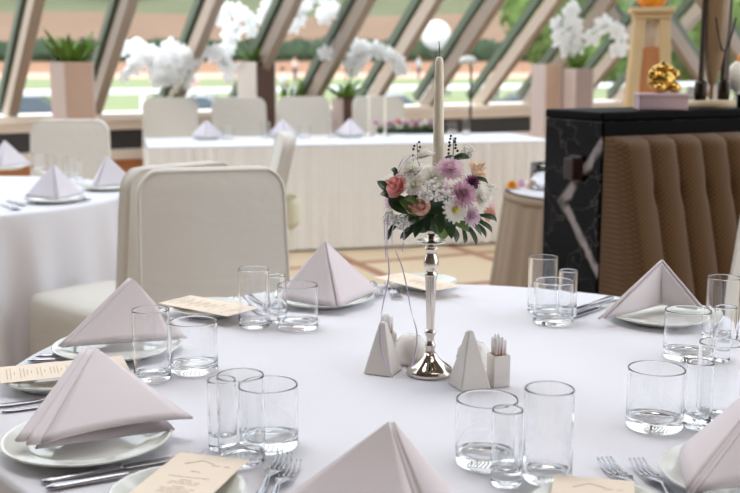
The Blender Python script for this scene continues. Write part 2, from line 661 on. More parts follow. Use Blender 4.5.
# ceiling over the part of the room behind the raked glass
dz = TOPZ - SILL
c1 = E1 + N1 * LEAN * dz
cc = CORNER + (N1 + N2) * LEAN * dz
c2 = E2 + N2 * LEAN * dz
cl = [c1, cc, c2, Vector((max(c2.x, 4), -4, 0)), Vector((E1.x, -4, 0)), E1]
cl = [c1, cc, c2, Vector((c2.x, -4, 0)), Vector((E1.x, -4, 0)), Vector((E1.x, c1.y, 0))]
h0, h1 = Vector((0, 0, TOPZ)), Vector((0, 0, TOPZ + 0.15))
n = len(cl)
o = MB().add([p + h0 for p in cl] + [p + h1 for p in cl],
             [tuple(range(n)), tuple(reversed(range(n, 2 * n)))] + [(i, (i + 1) % n, n + (i + 1) % n, n + i) for i in range(n)]).build('ceiling', M['plaster'], smooth=False)
struct(o)
o = MB().box(((E1.x + E2.x) / 2, -4.1, TOPZ / 2), (E2.x - E1.x, 0.2, TOPZ)).build('wall_front', M['plaster'], smooth=False)
struct(o)
o = MB().box((E1.x - 0.1, (-4 + E1.y) / 2, TOPZ / 2), (0.2, E1.y + 4, TOPZ)).build('wall_left', M['plaster'], smooth=False)
struct(o)

# ------------------------------------------------------------------ outdoors
tr = [E1 - N1 * 0.3, CORNER - N1 * 0.3 - N2 * 0.3, CORNER - N1 * 2.9 - N2 * 2.9, E1 - N1 * 2.9]
o = MB().add([p + Vector((0, 0, -0.02)) for p in tr] + [p + Vector((0, 0, -0.5)) for p in tr],
             [(0, 1, 2, 3), (7, 6, 5, 4)] + [(i, (i + 1) % 4, 4 + (i + 1) % 4, 4 + i) for i in range(4)]).build('terrace_slab', M['terrace'], smooth=False)
struct(o)


def strip(name, prof, m):
    """ground strip: prof = [(distance, z)...] swept across the view, 240 m wide"""
    mb = MB()
    nx = 60

    def f(u, v):
        k = v * (len(prof) - 1)
        i = min(int(k), len(prof) - 2)
        t = k - i
        d = prof[i][0] + (prof[i + 1][0] - prof[i][0]) * t
        z = prof[i][1] + (prof[i + 1][1] - prof[i][1]) * t
        x = -150 + 300 * u
        w = 0.25 * math.sin(x * 0.13 + d) * (1 if d > 90 else 0)
        return (x, d, z + w)
    o = mb.patch(f, nx, (len(prof) - 1) * 4).build(name, m)
    return struct(o)


strip('ground', [(11, -0.9), (34, -0.9)], M['asphalt'])
for ob in bpy.data.objects:
    pass
strip('lawn', [(34, -0.9), (45, -0.7), (60, -0.2), (78, 0.40)], M['grass'])
strip('path', [(78, 0.40), (84, 0.75)], M['path'])
strip('bank', [(84, 0.75), (89, 1.6)], M['earth'])
strip('slope', [(89, 1.6), (92.5, 1.8), (94, 3.0), (106, 6.3)], M['bank'])
strip('hill', [(106, 6.3), (125, 11), (150, 20), (200, 42)], M['hillgrass'])


def foliage(mb, n, rad, leaf, c=(0, 0, 0), shell=0.55):
    c = Vector(c)
    for _ in range(n):
        d = Vector((U(-1, 1), U(-1, 1), U(-1, 1)))
        while d.length > 1 or d.length < 0.05:
            d = Vector((U(-1, 1), U(-1, 1), U(-1, 1)))
        d = d.normalized() * (shell + (1 - shell) * R())
        p = c + Vector((d.x * rad[0], d.y * rad[1], d.z * rad[2]))
        a = Vector((U(-1, 1), U(-1, 1), U(-1, 1))).normalized()
        b = a.cross(Vector((U(-1, 1), U(-1, 1), U(-1, 1)))).normalized()
        l = leaf * U(0.6, 1.3)
        mb.add([p - a * l, p + b * l * 0.5, p + a * l, p - b * l * 0.5], [(0, 1, 2, 3)])
    return mb


def tree(loc, h, r, m, label, group=None):
    t = thing('tree', label, 'tree', loc, U(0, 6), group)
    MB().tube([(0, 0, -0.3), (0.05, 0, h * 0.3), (0, 0.05, h * 0.62)], [0.05 * h, 0.035 * h, 0.02 * h], 8).build('trunk', M['bark'], t)
    mb = MB()
    for k in range(6):
        a = k * 1.05
        rr = r * U(0.5, 0.7)
        q = (math.cos(a) * r * 0.45, math.sin(a) * r * 0.45, h * U(0.5, 0.8))
        mb.ball(q, rr * 0.8, 2, (1, 1, 0.9), 0.12)
        foliage(mb, 260, (rr, rr, rr * 0.9), r * 0.10, q, 0.75)
    mb.build('crown', m, t, smooth=False)
    return t


def zg(d):
    pr = [(11, -0.9), (34, -0.9), (45, -0.7), (60, -0.2), (78, 0.40), (84, 0.75), (89, 1.6), (92.5, 1.8), (94, 3.0), (106, 6.3), (125, 11), (150, 20), (200, 42)]
    for (a, za), (b, zb) in zip(pr[:-1], pr[1:]):
        if a <= d <= b:
            return za + (zb - za) * (d - a) / (b - a)
    return -0.9


def outp(px, d):
    return Vector(((px - 370) / FPX * d, d, zg(d)))


tree(outp(560, 33), 5.6, 2.0, M['treegreen'], 'light green bushy tree outside, left of the wooden pedestal', 'leafy trees close to the glass')
tree(outp(612, 27), 4.4, 1.5, M['treegreen'], 'light green tree outside, just left behind the wooden pedestal', 'leafy trees close to the glass')
tree(outp(690, 30), 5.0, 1.9, M['treegreen'], 'light green tree outside between pedestal and tall bronze lamp', 'leafy trees close to the glass')
tree(outp(655, 46), 8.0, 2.6, M['treeolive'], 'tall olive tree outside behind the wooden pedestal', 'leafy trees close to the glass')
tree(outp(760, 36), 6.4, 2.2, M['treerust'], 'rust-coloured tree outside at the far right edge', 'leafy trees close to the glass')
tree(outp(735, 60), 8.0, 3.0, M['treeolive'], 'olive tree outside behind the rust-coloured tree', 'leafy trees close to the glass')
proto = None
hl = [(20, 118), (120, 114), (205, 124), (300, 116), (390, 122), (475, 117), (560, 128), (640, 118), (90, 138), (260, 140), (430, 142), (610, 140)]
for i, (px, d) in enumerate(hl):
    lab = 'olive tree on the hillside, in the ' + ('upper' if d > 130 else 'lower') + ' row, number %s from the left' % ['one', 'two', 'three', 'four', 'five', 'six', 'seven', 'eight', 'one', 'two', 'three', 'four'][i]
    if proto is None:
        proto = tree(outp(px, d), 5.5, 3.0, M['treeolive'], lab, 'trees on the hillside')
    else:
        dup(proto, outp(px, d), U(0, 6), lab, 'trees on the hillside', U(0.8, 1.25))
hm = MB()
for i in range(64):
    x = -64 + 2.0 * i
    hm.ball((x, 91, 2.3), 1.3, 2, (1.3, 0.9, 0.95), 0.08)
for i in range(64):
    foliage(hm, 90, (1.5, 1.1, 1.25), 0.25, (-64 + 2.0 * i, 91, 2.4), 0.85)
for q in hm.v:
    q.z = max(q.z, zg(q.y) + 0.03)
tag(hm.build('hedge', M['hedge'], smooth=False, loc=(0, 91, 1.6)), 'long dark green hedge running below the brown bank', 'hedge')

# terrace railing parallel to the glass
rail = thing('terrace_railing', 'long white terrace railing outside the glass', 'railing', (WB - N1 * 2.75).to_tuple(), math.atan2(W1.y, W1.x))
MB().box((-3.0, 0, 1.0), (24, 0.06, 0.07)).build('handrail', M['white_paint'], rail, smooth=False, mods=[('bevel', 0.01, 2)])
for k in range(13):
    MB().box((-14.4 + k * 2.0, 0, 0.47), (0.05, 0.05, 0.98)).build('post', M['white_paint'], rail, smooth=False)
MB().box((-3.0, 0, 0.16), (24, 0.04, 0.04)).build('lower_rail', M['white_paint'], rail, smooth=False)


def car(loc, rz, m, label):
    t = thing('parked_car', label, 'car', loc, rz, 'cars parked outside')
    side = [(-2.1, 0.35), (-2.1, 0.8), (-1.5, 0.92), (-0.75, 0.98), (0.95, 0.98), (1.95, 0.9), (2.1, 0.75), (2.1, 0.35)]
    mb = MB()
    n_ = len(side)
    mb.add([(x, -0.85, z) for x, z in side] + [(x, 0.85, z) for x, z in side],
           [tuple(range(n_)), tuple(reversed(range(n_, 2 * n_)))] + [(i, (i + 1) % n_, n_ + (i + 1) % n_, n_ + i) for i in range(n_)])
    mb.build('body', m, t, smooth=False, mods=[('bevel', 0.08, 3)])
    cab = [(-0.95, 0.97), (-0.2, 1.42), (1.0, 1.42), (1.65, 0.97)]
    mb = MB()
    mb.add([(x, -0.74 + 0.12 * (z > 1.2), z) for x, z in cab] + [(x, 0.74 - 0.12 * (z > 1.2), z) for x, z in cab],
           [(0, 1, 2, 3), (7, 6, 5, 4)] + [(i, (i + 1) % 4, 4 + (i + 1) % 4, 4 + i) for i in range(4)])
    mb.build('cabin_glass', M['carglass'], t, smooth=False, mods=[('bevel', 0.04, 2)])
    MB().box((0.4, 0, 1.435), (1.2, 1.2, 0.04)).build('roof', m, t, smooth=False, mods=[('bevel', 0.015, 2)])
    for x in (-1.35, 1.35):
        for y in (-0.8, 0.8):
            rot = Matrix.Rotation(PI / 2, 3, 'X')
            w = MB().lathe([(0, -0.1), (0.25, -0.1), (0.32, -0.06), (0.32, 0.06), (0.25, 0.1), (0, 0.1)], 20)
            w.v = [rot @ q + Vector((x, y, 0.32)) for q in w.v]
            w.build('wheel', M['rubber'], t)
    return t


car(outp(5, 27.0), 0.15, M['cargrey'], 'silver car outside, leftmost of the parked cars')
car(outp(205, 27.5), PI - 0.1, M['carwhite'], 'white car outside, second from the left of the parked cars')
car(outp(365, 29), 0.1, M['carwhite'], 'white car outside, behind the right end of the head table')
car(outp(545, 29.5), PI, M['cargrey'], 'silver car outside, rightmost of the parked cars')


def person(px, d, shirt, label, hat=False, rz=0.0):
    t = thing('person', label, 'person', outp(px, d), rz)

    def skinned(name, m, pts, edges, rads, parent, root=0):
        me = bpy.data.meshes.new(name)
        me.from_pydata(pts, edges, [])
        me.materials.append(m)
        o_ = bpy.data.objects.new(name, me)
        COL.objects.link(o_)
        o_.parent = parent
        o_.modifiers.new('skin', 'SKIN')
        for i, r in enumerate(rads):
            me.skin_vertices[0].data[i].radius = (r, r * 0.85)
            me.skin_vertices[0].data[i].use_root = (i == root)
        sb = o_.modifiers.new('sub', 'SUBSURF')
        sb.levels = sb.render_levels = 1
        return o_
    pts = [(0, 0, 0.92), (0, 0, 1.15), (0, 0, 1.40), (0, 0, 1.50), (0, -0.02, 1.62), (0, -0.02, 1.70),
           (0.19, 0, 1.40), (0.25, 0.02, 1.14), (0.26, -0.06, 0.90), (0.26, -0.08, 0.80),
           (-0.19, 0, 1.40), (-0.25, 0.02, 1.14), (-0.24, -0.08, 0.90), (-0.24, -0.1, 0.80),
           (0.09, 0, 0.86), (0.10, 0.03, 0.48), (0.10, 0.06, 0.08), (0.10, -0.1, 0.03),
           (-0.09, 0, 0.86), (-0.10, -0.06, 0.48), (-0.10, -0.02, 0.08), (-0.10, -0.18, 0.03)]
    ed = [(0, 1), (1, 2), (2, 3), (3, 4), (4, 5), (2, 6), (6, 7), (7, 8), (8, 9), (2, 10), (10, 11), (11, 12), (12, 13),
          (0, 14), (14, 15), (15, 16), (16, 17), (0, 18), (18, 19), (19, 20), (20, 21)]
    rd = [0.14, 0.13, 0.13, 0.055, 0.095, 0.07, 0.06, 0.045, 0.035, 0.035, 0.06, 0.045, 0.035, 0.035, 0.09, 0.06, 0.04, 0.035, 0.09, 0.06, 0.04, 0.035]
    skinned('body', M['skin'], pts, ed, rd, t)
    sp = [pts[i] for i in (0, 1, 2, 6, 7, 10, 11)]
    skinned('shirt', shirt, sp, [(0, 1), (1, 2), (2, 3), (3, 4), (2, 5), (5, 6)], [0.155, 0.15, 0.15, 0.08, 0.065, 0.08, 0.065], t)
    tp = [pts[i] for i in (0, 14, 15, 16, 18, 19, 20)]
    skinned('trousers', M['trouser'], tp, [(0, 1), (1, 2), (2, 3), (0, 4), (4, 5), (5, 6)], [0.15, 0.105, 0.08, 0.06, 0.105, 0.08, 0.06], t)
    if hat:
        MB().lathe([(0.2, 1.68), (0.12, 1.70), (0.11, 1.78), (0.06, 1.82), (0, 1.825)], 16, (0, -0.02, 0)).build('hat', M['hatwhite'], t, mods=[('solid', 0.01)])
    else:
        MB().ball((0, 0.01, 1.69), 0.11, 2, (0.95, 1, 0.95)).build('hair', M['hair'], t)
    return t


person(22, 72, M['shirtpink'], 'person in pale pink shirt and white hat outside left of the green planter', True)
person(232, 70, M['shirtred'], 'person in red shirt outside, left of the brown and white planter', False, 2)
person(418, 74, M['shirtblue'], 'person in pale blue shirt standing outside just left of the candle', False, 1)
person(585, 60, M['shirtred'], 'person in red shirt outside, above the taupe planter', False, 3)
person(296, 72, M['shirtpink'], 'person in pale pink shirt outside, right of the brown and white planter', False, 4)

for px_, d_, sh_, lab_ in ((158, 52, 'shirtblue', 'person in pale blue shirt outside behind the leftmost white orchids'), (196, 48, 'shirtpink', 'person in pale pink shirt outside, left of the person in red'),
                            (284, 50, 'shirtblue', 'person in pale blue shirt outside, between two white orchid planters'), (446, 55, 'shirtpink', 'person in pale pink shirt outside, just right of the candle'),
                            (494, 50, 'hatwhite', 'person in white shirt outside, right of the floor lamp'), (312, 56, 'shirtred', 'person in red shirt outside above the sill trough')):
    person(px_, d_, M[sh_], lab_, False, U(0, 6))

# round globe lamp in the garden
gp = outp(435, 24)
gl = thing('globe_lamp', 'white globe street lamp outside behind the candle wick', 'lamp', gp)
MB().tube([(0, 0, -0.1), (0, 0, 2.5)], 0.035, 10).build('post', M['darkmetal'], gl)
MB().ball((0, 0, EYE - gp.z + (YH - 36) * 24 / FPX), 0.33, 3).build('globe', M['opal'], gl)


# ================================================================== FURNITURE
def tablecloth(name, c, rad, label, seed, height=TZ, m=None, nf=17, amp=0.035, flare=0.05, group=None):
    rnd = random.Random(seed)
    ph = [rnd.uniform(0, 6.28) for _ in range(4)]
    mb = MB()
    na = 260
    rings = [(0.0, 0)]
    prof = [(rad * 0.25, 0), (rad * 0.5, 0), (rad * 0.75, 0), (rad * 0.93, 0), (rad - 0.008, 0), (rad - 0.002, -0.003), (rad, -0.010)]
    down = [0.03, 0.07, 0.13, 0.2, 0.3, 0.42, 0.55, 0.66, height - 0.012]
    vs = [Vector((0, 0, height))]
    fs = []

    def fold(a):
        x = math.cos(nf * a + ph[0] + 0.8 * math.sin(3 * a + ph[1])) + 0.5 * math.cos((nf + 6) * a + ph[2] + math.sin(2 * a + ph[3]))
        return x / 1.5
    rows = []
    for r, z in prof:
        k = len(vs)
        for i in range(na):
            a = 2 * PI * i / na
            vs.append(Vector((r * math.cos(a), r * math.sin(a), height + z)))
        rows.append(k)
    for d in down:
        t = d / height
        k = len(vs)
        for i in range(na):
            a = 2 * PI * i / na
            s_ = min(1, t * 1.6)
            r = rad + 0.002 + flare * t + amp * s_ * (fold(a))
            vs.append(Vector((r * math.cos(a), r * math.sin(a), height - d)))
        rows.append(k)
    for i in range(na):
        fs.append((0, rows[0] + i, rows[0] + (i + 1) % na))
    for a_, b_ in zip(rows[:-1], rows[1:]):
        for i in range(na):
            j = (i + 1) % na
            fs.append((a_ + i, b_ + i, b_ + j, a_ + j))
    mb.add(vs, fs)
    o_ = mb.build(name, m or M['cloth'])
    o_.location = (c[0], c[1], 0)
    return tag(o_, label, 'tablecloth', group)


def round_table(c, rad, label, height=TZ):
    t = thing('round_table', label, 'table', (c[0], c[1], 0))
    MB().lathe([(0, height - 0.035), (rad - 0.03, height - 0.035), (rad - 0.012, height - 0.03), (rad - 0.012, height - 0.008), (rad - 0.02, height - 0.004), (0, height - 0.004)], 64).build('tabletop', M['lightwood'], t)
    MB().lathe([(0, 0.03), (0.06, 0.03), (0.045, 0.2), (0.045, height - 0.06), (0.09, height - 0.036), (0, height - 0.036)], 24).build('column', M['darkmetal'], t)
    MB().lathe([(0, 0.0), (0.28, 0.0), (0.28, 0.015), (0.07, 0.03), (0, 0.03)], 32).build('base', M['darkmetal'], t)
    return t


TC = Vector((0.13, 1.81, 0))
TR = 0.785
round_table(TC, TR, 'round banquet table under the white cloth with the floral candlestick')
tablecloth('tablecloth', TC, TR, 'white cloth on the nearest round table, under the candlestick', 3)
T2 = Vector((-1.83, 4.43, 0))
round_table(T2, TR, 'round banquet table under the white cloth behind the left chairs')
tablecloth('tablecloth', T2, TR, 'white draped cloth on the round table at left behind the chairs', 8, nf=27, amp=0.05)


def outline(w0, w1, h, r, n=8):
    pts = [(-w0 / 2, 0.0), (-w0 / 2 * 0.99, h * 0.45)]
    for k in range(n + 1):
        a = PI - (PI / 2) * k / n
        pts.append((-w1 / 2 + r + r * math.cos(a), h - r + r * math.sin(a)))
    for k in range(n + 1):
        a = PI / 2 - (PI / 2) * k / n
        pts.append((w1 / 2 - r + r * math.cos(a), h - r - 0.0 + r * math.sin(a)))
    pts += [(w0 / 2 * 0.99, h * 0.45), (w0 / 2, 0.0)]
    return pts


def make_chair(label, loc, rz, group, scale=1.0, bow=False, lean=0.10, deep=1.0):
    """cloth-covered banquet chair, sitter looks along local +Y; origin on the floor"""
    t = thing('banquet_chair', label, 'chair', loc, rz, group, scale)
    h = 0.97
    ol = outline(0.455, 0.43, h, 0.078)

    def yy(z):
        return -0.165 - lean * z
    th = 0.055
    mb = MB()
    n_ = len(ol)
    vs = [Vector((x, yy(z) + th / 2, z + 0.004)) for x, z in ol] + [Vector((x, yy(z) - th / 2, z + 0.004)) for x, z in ol]
    fs = [tuple(range(n_)), tuple(reversed(range(n_, 2 * n_)))] + [(i, n_ + i, n_ + (i + 1) % n_, (i + 1) % n_) for i in range(n_)]
    mb.add(vs, fs).build('backrest', M['cover'], t, mods=[('bevel', 0.016, 4, 50)])
    # piped seam round the front and rear faces
    for s_ in (1, -1):
        MB().tube([(x * 0.972, yy(z) + s_ * (th / 2 - 0.001), min(z, h - 0.008) + 0.004) for x, z in ol], 0.0045, 6).build('piping', M['cover'], t)
    # seat with a draped cover to the floor
    rows = [(0.0, 0.475), (0.10, 0.478), (0.175, 0.472), (0.205, 0.462), (0.215, 0.445), (0.219, 0.40), (0.226, 0.25), (0.235, 0.12), (0.243, 0.006)]
    na = 96
    vs, idx = [Vector((0, 0.05, 0.477))], []
    for k, (r, z) in enumerate(rows[1:]):
        st = len(vs)
        for i in range(na):
            a = 2 * PI * i / na
            c_, s_ = math.cos(a), math.sin(a)
            q = (abs(c_) ** 5 + abs(s_) ** 5) ** (-1 / 5)
            w = 0.006 * math.cos(14 * a) * max(0, (0.44 - z) / 0.44)
            vs.append(Vector((c_ * q * (r + w), 0.050 + 0.24 * (deep - 1) + s_ * q * (r + w) * 1.06 * deep, z)))
        idx.append(st)
    fs = [(0, idx[0] + i, idx[0] + (i + 1) % na) for i in range(na)]
    for a_, b_ in zip(idx[:-1], idx[1:]):
        for i in range(na):
            j = (i + 1) % na
            fs.append((a_ + i, b_ + i, b_ + j, a_ + j))
    MB().add(vs, fs).build('seat', M['cover'], t)
    if bow:
        add_bow(t, yy)
    return t


def add_bow(t, yy):
    z = 0.60
    y = yy(z) - 0.055
    bm_ = MB()
    for s_ in (-1, 1):
        bm_.patch(lambda u, v: (s_ * 0.11 * math.sin(PI * u) ** 0.8 * (0.2 + 0.8 * min(1, u * 2)), y - 0.045 - 0.04 * math.sin(2 * PI * u), z + 0.02 + (v - 0.5) * (0.04 + 0.10 * math.sin(PI * u)) - 0.05 * u), 12, 4)
        bm_.patch(lambda u, v: (s_ * (0.02 + 0.06 * u + 0.02 * v), y - 0.03 - 0.02 * math.sin(3 * u), z - 0.22 * u), 8, 3)
    so = bm_.build('bow', M['sash'], t, mods=[('solid', 0.003)])
    MB().ball((0, y - 0.03, z), 0.04, 2).build('knot', M['sash'], so)


def facing(x, y):
    return math.atan2(y, x) - PI / 2      # rotation so local +Y points along (x, y)


GCH = 'cloth covered banquet chairs'
ch0 = make_chair('ivory covered chair facing us behind the nearest table', (-0.408, 2.86, 0), facing(0.25, -1), GCH, 1.02)
make_chair('ivory covered chair turned away, its seat showing at left behind the nearest table', (-0.822, 3.63, 0), facing(-0.74, 0.67), GCH, deep=1.35)
dup(ch0, (-1.69, 5.70, 0), facing(0.02, -1), 'ivory covered chair behind the left round table', GCH)
make_chair('ivory covered chair seen side on with a pale yellow bow', (-0.79, 4.98, 0), facing(-0.98, -0.17), GCH, bow=True, lean=0.24)
dup(ch0, (-1.60, 8.52, 0), facing(0.22, -1), 'ivory covered chair behind the head table, first from the left', GCH, 1.06)
dup(ch0, (-1.045, 8.64, 0), facing(0.22, -1), 'ivory covered chair behind the head table, second from the left', GCH, 1.06)
dup(ch0, (-0.51, 8.78, 0), facing(0.22, -1), 'ivory covered chair behind the head table, third from the left', GCH, 1.06)
dup(ch0, (0.13, 8.93, 0), facing(0.22, -1), 'ivory covered chair behind the head table, fourth from the left', GCH, 1.06)
dup(ch0, (0.815, 2.72, 0), facing(-1, 0.03), 'ivory covered chair just showing at the right edge of the picture', GCH, 0.97)

# head table
HA = Vector((-1.49, 7.06, 0))
HW = Vector((2.82, 0.66, 0)).normalized()
HL, HD = 2.92, 0.95
ha = math.atan2(HW.y, HW.x)
ht = thing('head_table', 'long rectangular head table under ivory skirting', 'table', HA, ha)
MB().box((HL / 2, HD / 2, 0.725), (HL - 0.02, HD - 0.02, 0.03)).build('tabletop', M['lightwood'], ht, smooth=False)
for x in (0.1, HL - 0.1):
    for y in (0.08, HD - 0.08):
        MB().tube([(x, y, 0), (x, y, 0.71)], 0.02, 8).build('leg', M['darkmetal'], ht)


def pleated(path, z0, z1, period, amp, closed=True, flare=0.0):
    """vertical pleated cloth following a closed path of Vector (xy)"""
    pts = []
    n_ = len(path)
    s = 0
    for i in range(n_):
        a, b = path[i], path[(i + 1) % n_]
        L = (b - a).length
        st = max(2, int(L / (period / 10)))
        d = (b - a).normalized()
        nrm = Vector((d.y, -d.x, 0))
        for k in range(st):
            q = a + d * (L * k / st)
            pts.append((q, nrm, s + L * k / st))
        s += L
    N_ = len(pts)
    mb = MB()
    zs = [z0, z0 - 0.02, z0 - 0.08, (z0 + z1) / 2, z1]
    for zi, z in enumerate(zs):
        t = [0.15, 0.4, 0.7, 1, 1.15][zi]
        for q, nr, ss in pts:
            w = amp * t * (math.sin(2 * PI * ss / period + 1.6 * math.sin(ss * 5) + 0.9 * math.sin(ss * 13.7 + 1)) * (0.75 + 0.45 * math.sin(ss * 3.1)) + 0.35 * math.sin(2 * PI * ss / period * 0.43 + 1))
            mb.v.append(Vector((q.x, q.y, z)) + nr * (w + 0.012 + flare * (z0 - z)))
    for r in range(len(zs) - 1):
        for i in range(N_):
            j = (i + 1) % N_
            mb.f.append((r * N_ + i, r * N_ + j, (r + 1) * N_ + j, (r + 1) * N_ + i))
    return mb


tcl = thing('skirted_tablecloth', 'white top cloth with ivory pleated skirt on the long head table', 'tablecloth', HA, ha)
MB().box((HL / 2, HD / 2, 0.746), (HL + 0.012, HD + 0.012, 0.010)).build('top_cloth', M['cloth'], tcl, smooth=False, mods=[('bevel', 0.004, 2)])
pleated([Vector((0, 0, 0)), Vector((HL, 0, 0)), Vector((HL, HD, 0)), Vector((0, HD, 0))], 0.742, 0.015, 0.085, 0.011).build('skirt', M['skirt'], tcl)

# brown skirted side table
T3 = Vector((1.08, 4.66, 0))
round_table(T3, 0.46, 'small round side table under the taupe skirting', 0.744)
t3c = thing('skirted_tablecloth', 'white top cloth with taupe pleated skirt on the small side table', 'tablecloth', T3)
MB().lathe([(0, 0.741), (0.462, 0.741), (0.466, 0.745), (0.462, 0.75), (0, 0.75)], 48).build('top_cloth', M['cloth'], t3c)
circ = [Vector((0.462 * math.cos(2 * PI * k / 40), 0.462 * math.sin(2 * PI * k / 40), 0)) for k in range(40)]
pleated(circ, 0.738, 0.012, 0.085, 0.013, flare=0.13).build('skirt', M['brownskirt'], t3c)
MB().lathe([(0.474, 0.735), (0.482, 0.73), (0.482, 0.705), (0.474, 0.70)], 60).build('band', M['brownskirt'], t3c)

# black marble partition and banquette
pa = math.atan2(0.23, 0.47)
PO = Vector((0.72, 3.27, 0))
pt = thing('marble_partition', 'black marble partition with white veins behind the brown booth', 'partition', PO, pa)
MB().box((1.6, 0.15, 0.56), (3.2, 0.30, 1.12)).build('slab', M['marble'], pt, smooth=False, mods=[('bevel', 0.004, 2)])
MB().box((1.6, 0.15, 1.135), (3.204, 0.304, 0.028)).build('coping', M['black'], pt, smooth=False, mods=[('bevel', 0.006, 2)])
MB().box((1.6, -0.003, 0.56), (3.19, 0.008, 1.115)).build('front_panel', M['black'], pt, smooth=False)
br = MB()
br.box((-0.018, 0.12, 0.965), (0.036, 0.05, 0.07))
br.box((-0.006, 0.12, 0.965), (0.010, 0.065, 0.085))
br.build('bracket', mat('dark_red_brown_wood', S(44, 22, 18), 0.4), pt, smooth=False, mods=[('bevel', 0.006, 2)])

bq = thing('banquette', 'brown channel-tufted booth bench in front of the black partition', 'booth', PO, pa)
CW = 0.105


def booth(u, v):
    x = 0.004 + u * 2.52
    z = 0.42 + v * 0.655
    k = (x - 0.128) / CW if x > 0.128 else x / 0.128
    fr_ = k - math.floor(k)
    bul = 0.030 * (max(0.0, math.sin(PI * fr_)) ** 0.45)
    dim = 0.012 * math.exp(-((z - 0.90) / 0.03) ** 2) * math.exp(-(min(fr_, 1 - fr_) / 0.10) ** 2)
    y = -0.055 - 0.17 * (1.085 - z) / 0.66 - bul + dim
    e = min(1.0, (1 - v) / 0.045)
    y = y * (0.25 + 0.75 * math.sqrt(max(0, 1 - (1 - e) ** 2))) if e < 1 else y
    if x < 0.034:
        e2 = max(0.0, (x - 0.004) / 0.03)
        y = -0.008 + (y + 0.008) * math.sqrt(max(0, 1 - (1 - e2) ** 2))
    return (x, y, z)


MB().patch(booth, 560, 46).build('backrest', M['booth'], bq)
MB().box((1.275, -0.020, 0.54), (2.50, 0.024, 1.04)).build('back_panel', M['booth'], bq, smooth=False, mods=[('bevel', 0.01, 3)])
MB().box((1.264, -0.335, 0.40), (2.52, 0.37, 0.13)).build('seat_cushion', M['booth'], bq, smooth=False, mods=[('bevel', 0.03, 4)])
MB().box((1.264, -0.29, 0.165), (2.50, 0.40, 0.33)).build('plinth', M['darkbrown'], bq, smooth=False)


def PL(x, y, z):
    """point in the partition's frame"""
    return PO + Rz(pa) @ Vector((x, y, 0)) + Vector((0, 0, z))


def at_ledge(px, y=0.15, z=1.149):
    """point on the ledge under image column px"""
    u = (px - 370) / FPX
    c_, s_ = math.cos(pa), math.sin(pa)
    # (PO.x + c x - s y) = u (PO.y + s x + c y)/CP approx (depth along y)
    k = u * 1.0
    x = (k * (PO.y + c_ * y) - PO.x + s_ * y) / (c_ - k * s_)
    return PL(x, y, z)


# things on the ledge
LG = 1.1495
p = at_ledge(658, 0.085, LG)
gb = thing('gift_box', 'dusty pink box on the black ledge under the gold ornament', 'box', p, pa - 0.55)
MB().box((0, 0, 0.022), (0.155, 0.12, 0.044)).build('box_base', M['pinkbox'], gb, smooth=False, mods=[('bevel', 0.003, 2)])
MB().box((0, 0, 0.047), (0.160, 0.125, 0.012)).build('lid', M['pinkbox'], gb, smooth=False, mods=[('bevel', 0.003, 2)])
og = thing('gold_ornament', 'lumpy gold ornament sitting on the dusty pink box', 'ornament', p + Vector((0, 0, 0.0535)), 0.4)
mb = MB()
mb.ball((0, 0, 0.042), 0.045, 3, (1.05, 0.95, 0.9), 0.03)
mb.build('body', M['gold'], og)
mb = MB()
mb.lathe([(0, 0.070), (0.032, 0.074), (0.037, 0.081), (0.030, 0.089), (0.014, 0.094), (0.010, 0.101), (0, 0.103)], 28, (0.004, 0, 0))
mb.build('lid', M['gold'], og)
for s_, x in ((1, -0.043), (1, 0.043)):
    MB().ball((x, -0.012, 0.060), 0.019, 2, (1, 0.8, 1.05), 0.04).build('ear', M['gold'], og)
for x in (-0.028, 0.03):
    MB().ball((x, -0.03, 0.018), 0.0195, 2, (1.1, 1, 0.9), 0.04).build('foot', M['gold'], og)

p = at_ledge(709, 0.10, LG)
bl = thing('bronze_lamp', 'tall dark bronze lamp with horn body on round stone base on ledge', 'lamp', p, pa)
MB().lathe([(0, 0), (0.076, 0), (0.080, 0.004), (0.080, 0.020), (0.074, 0.027), (0, 0.027)], 40).build('base', M['stone'], bl)
for x, wd in ((-0.054, 0.016), (0.050, 0.030)):
    MB().lathe([(0, 0.0275), (0.019, 0.0275), (0.021, 0.05), (0.020, 0.085), (0.013, 0.092), (0, 0.092)], 18, (x, 0, 0)).build('foot', M['darkmetal'], bl)
    MB().box((x, 0, 0.31), (wd, 0.016, 0.44)).build('upright', M['darkmetal'], bl, smooth=False, mods=[('bevel', 0.004, 2)])
MB().lathe([(0, 0.0275), (0.006, 0.03), (0.006, 0.075), (0.012, 0.082), (0.020, 0.105), (0.029, 0.15), (0.036, 0.20), (0.041, 0.26), (0.043, 0.34), (0.044, 0.52), (0.038, 0.525), (0, 0.525)], 32, (-0.005, 0, 0)).build('horn_body', M['horn'], bl)
MB().tube([(-0.050 + 0.090 * k / 24, -0.048, 0.30 - 0.11 * math.sin(PI * k / 24)) for k in range(25)], 0.0030, 6).build('chain', M['darkmetal'], bl)
MB().box((0, 0, 0.535), (0.135, 0.09, 0.02)).build('crossbar', M['darkmetal'], bl, smooth=False, mods=[('bevel', 0.004, 2)])

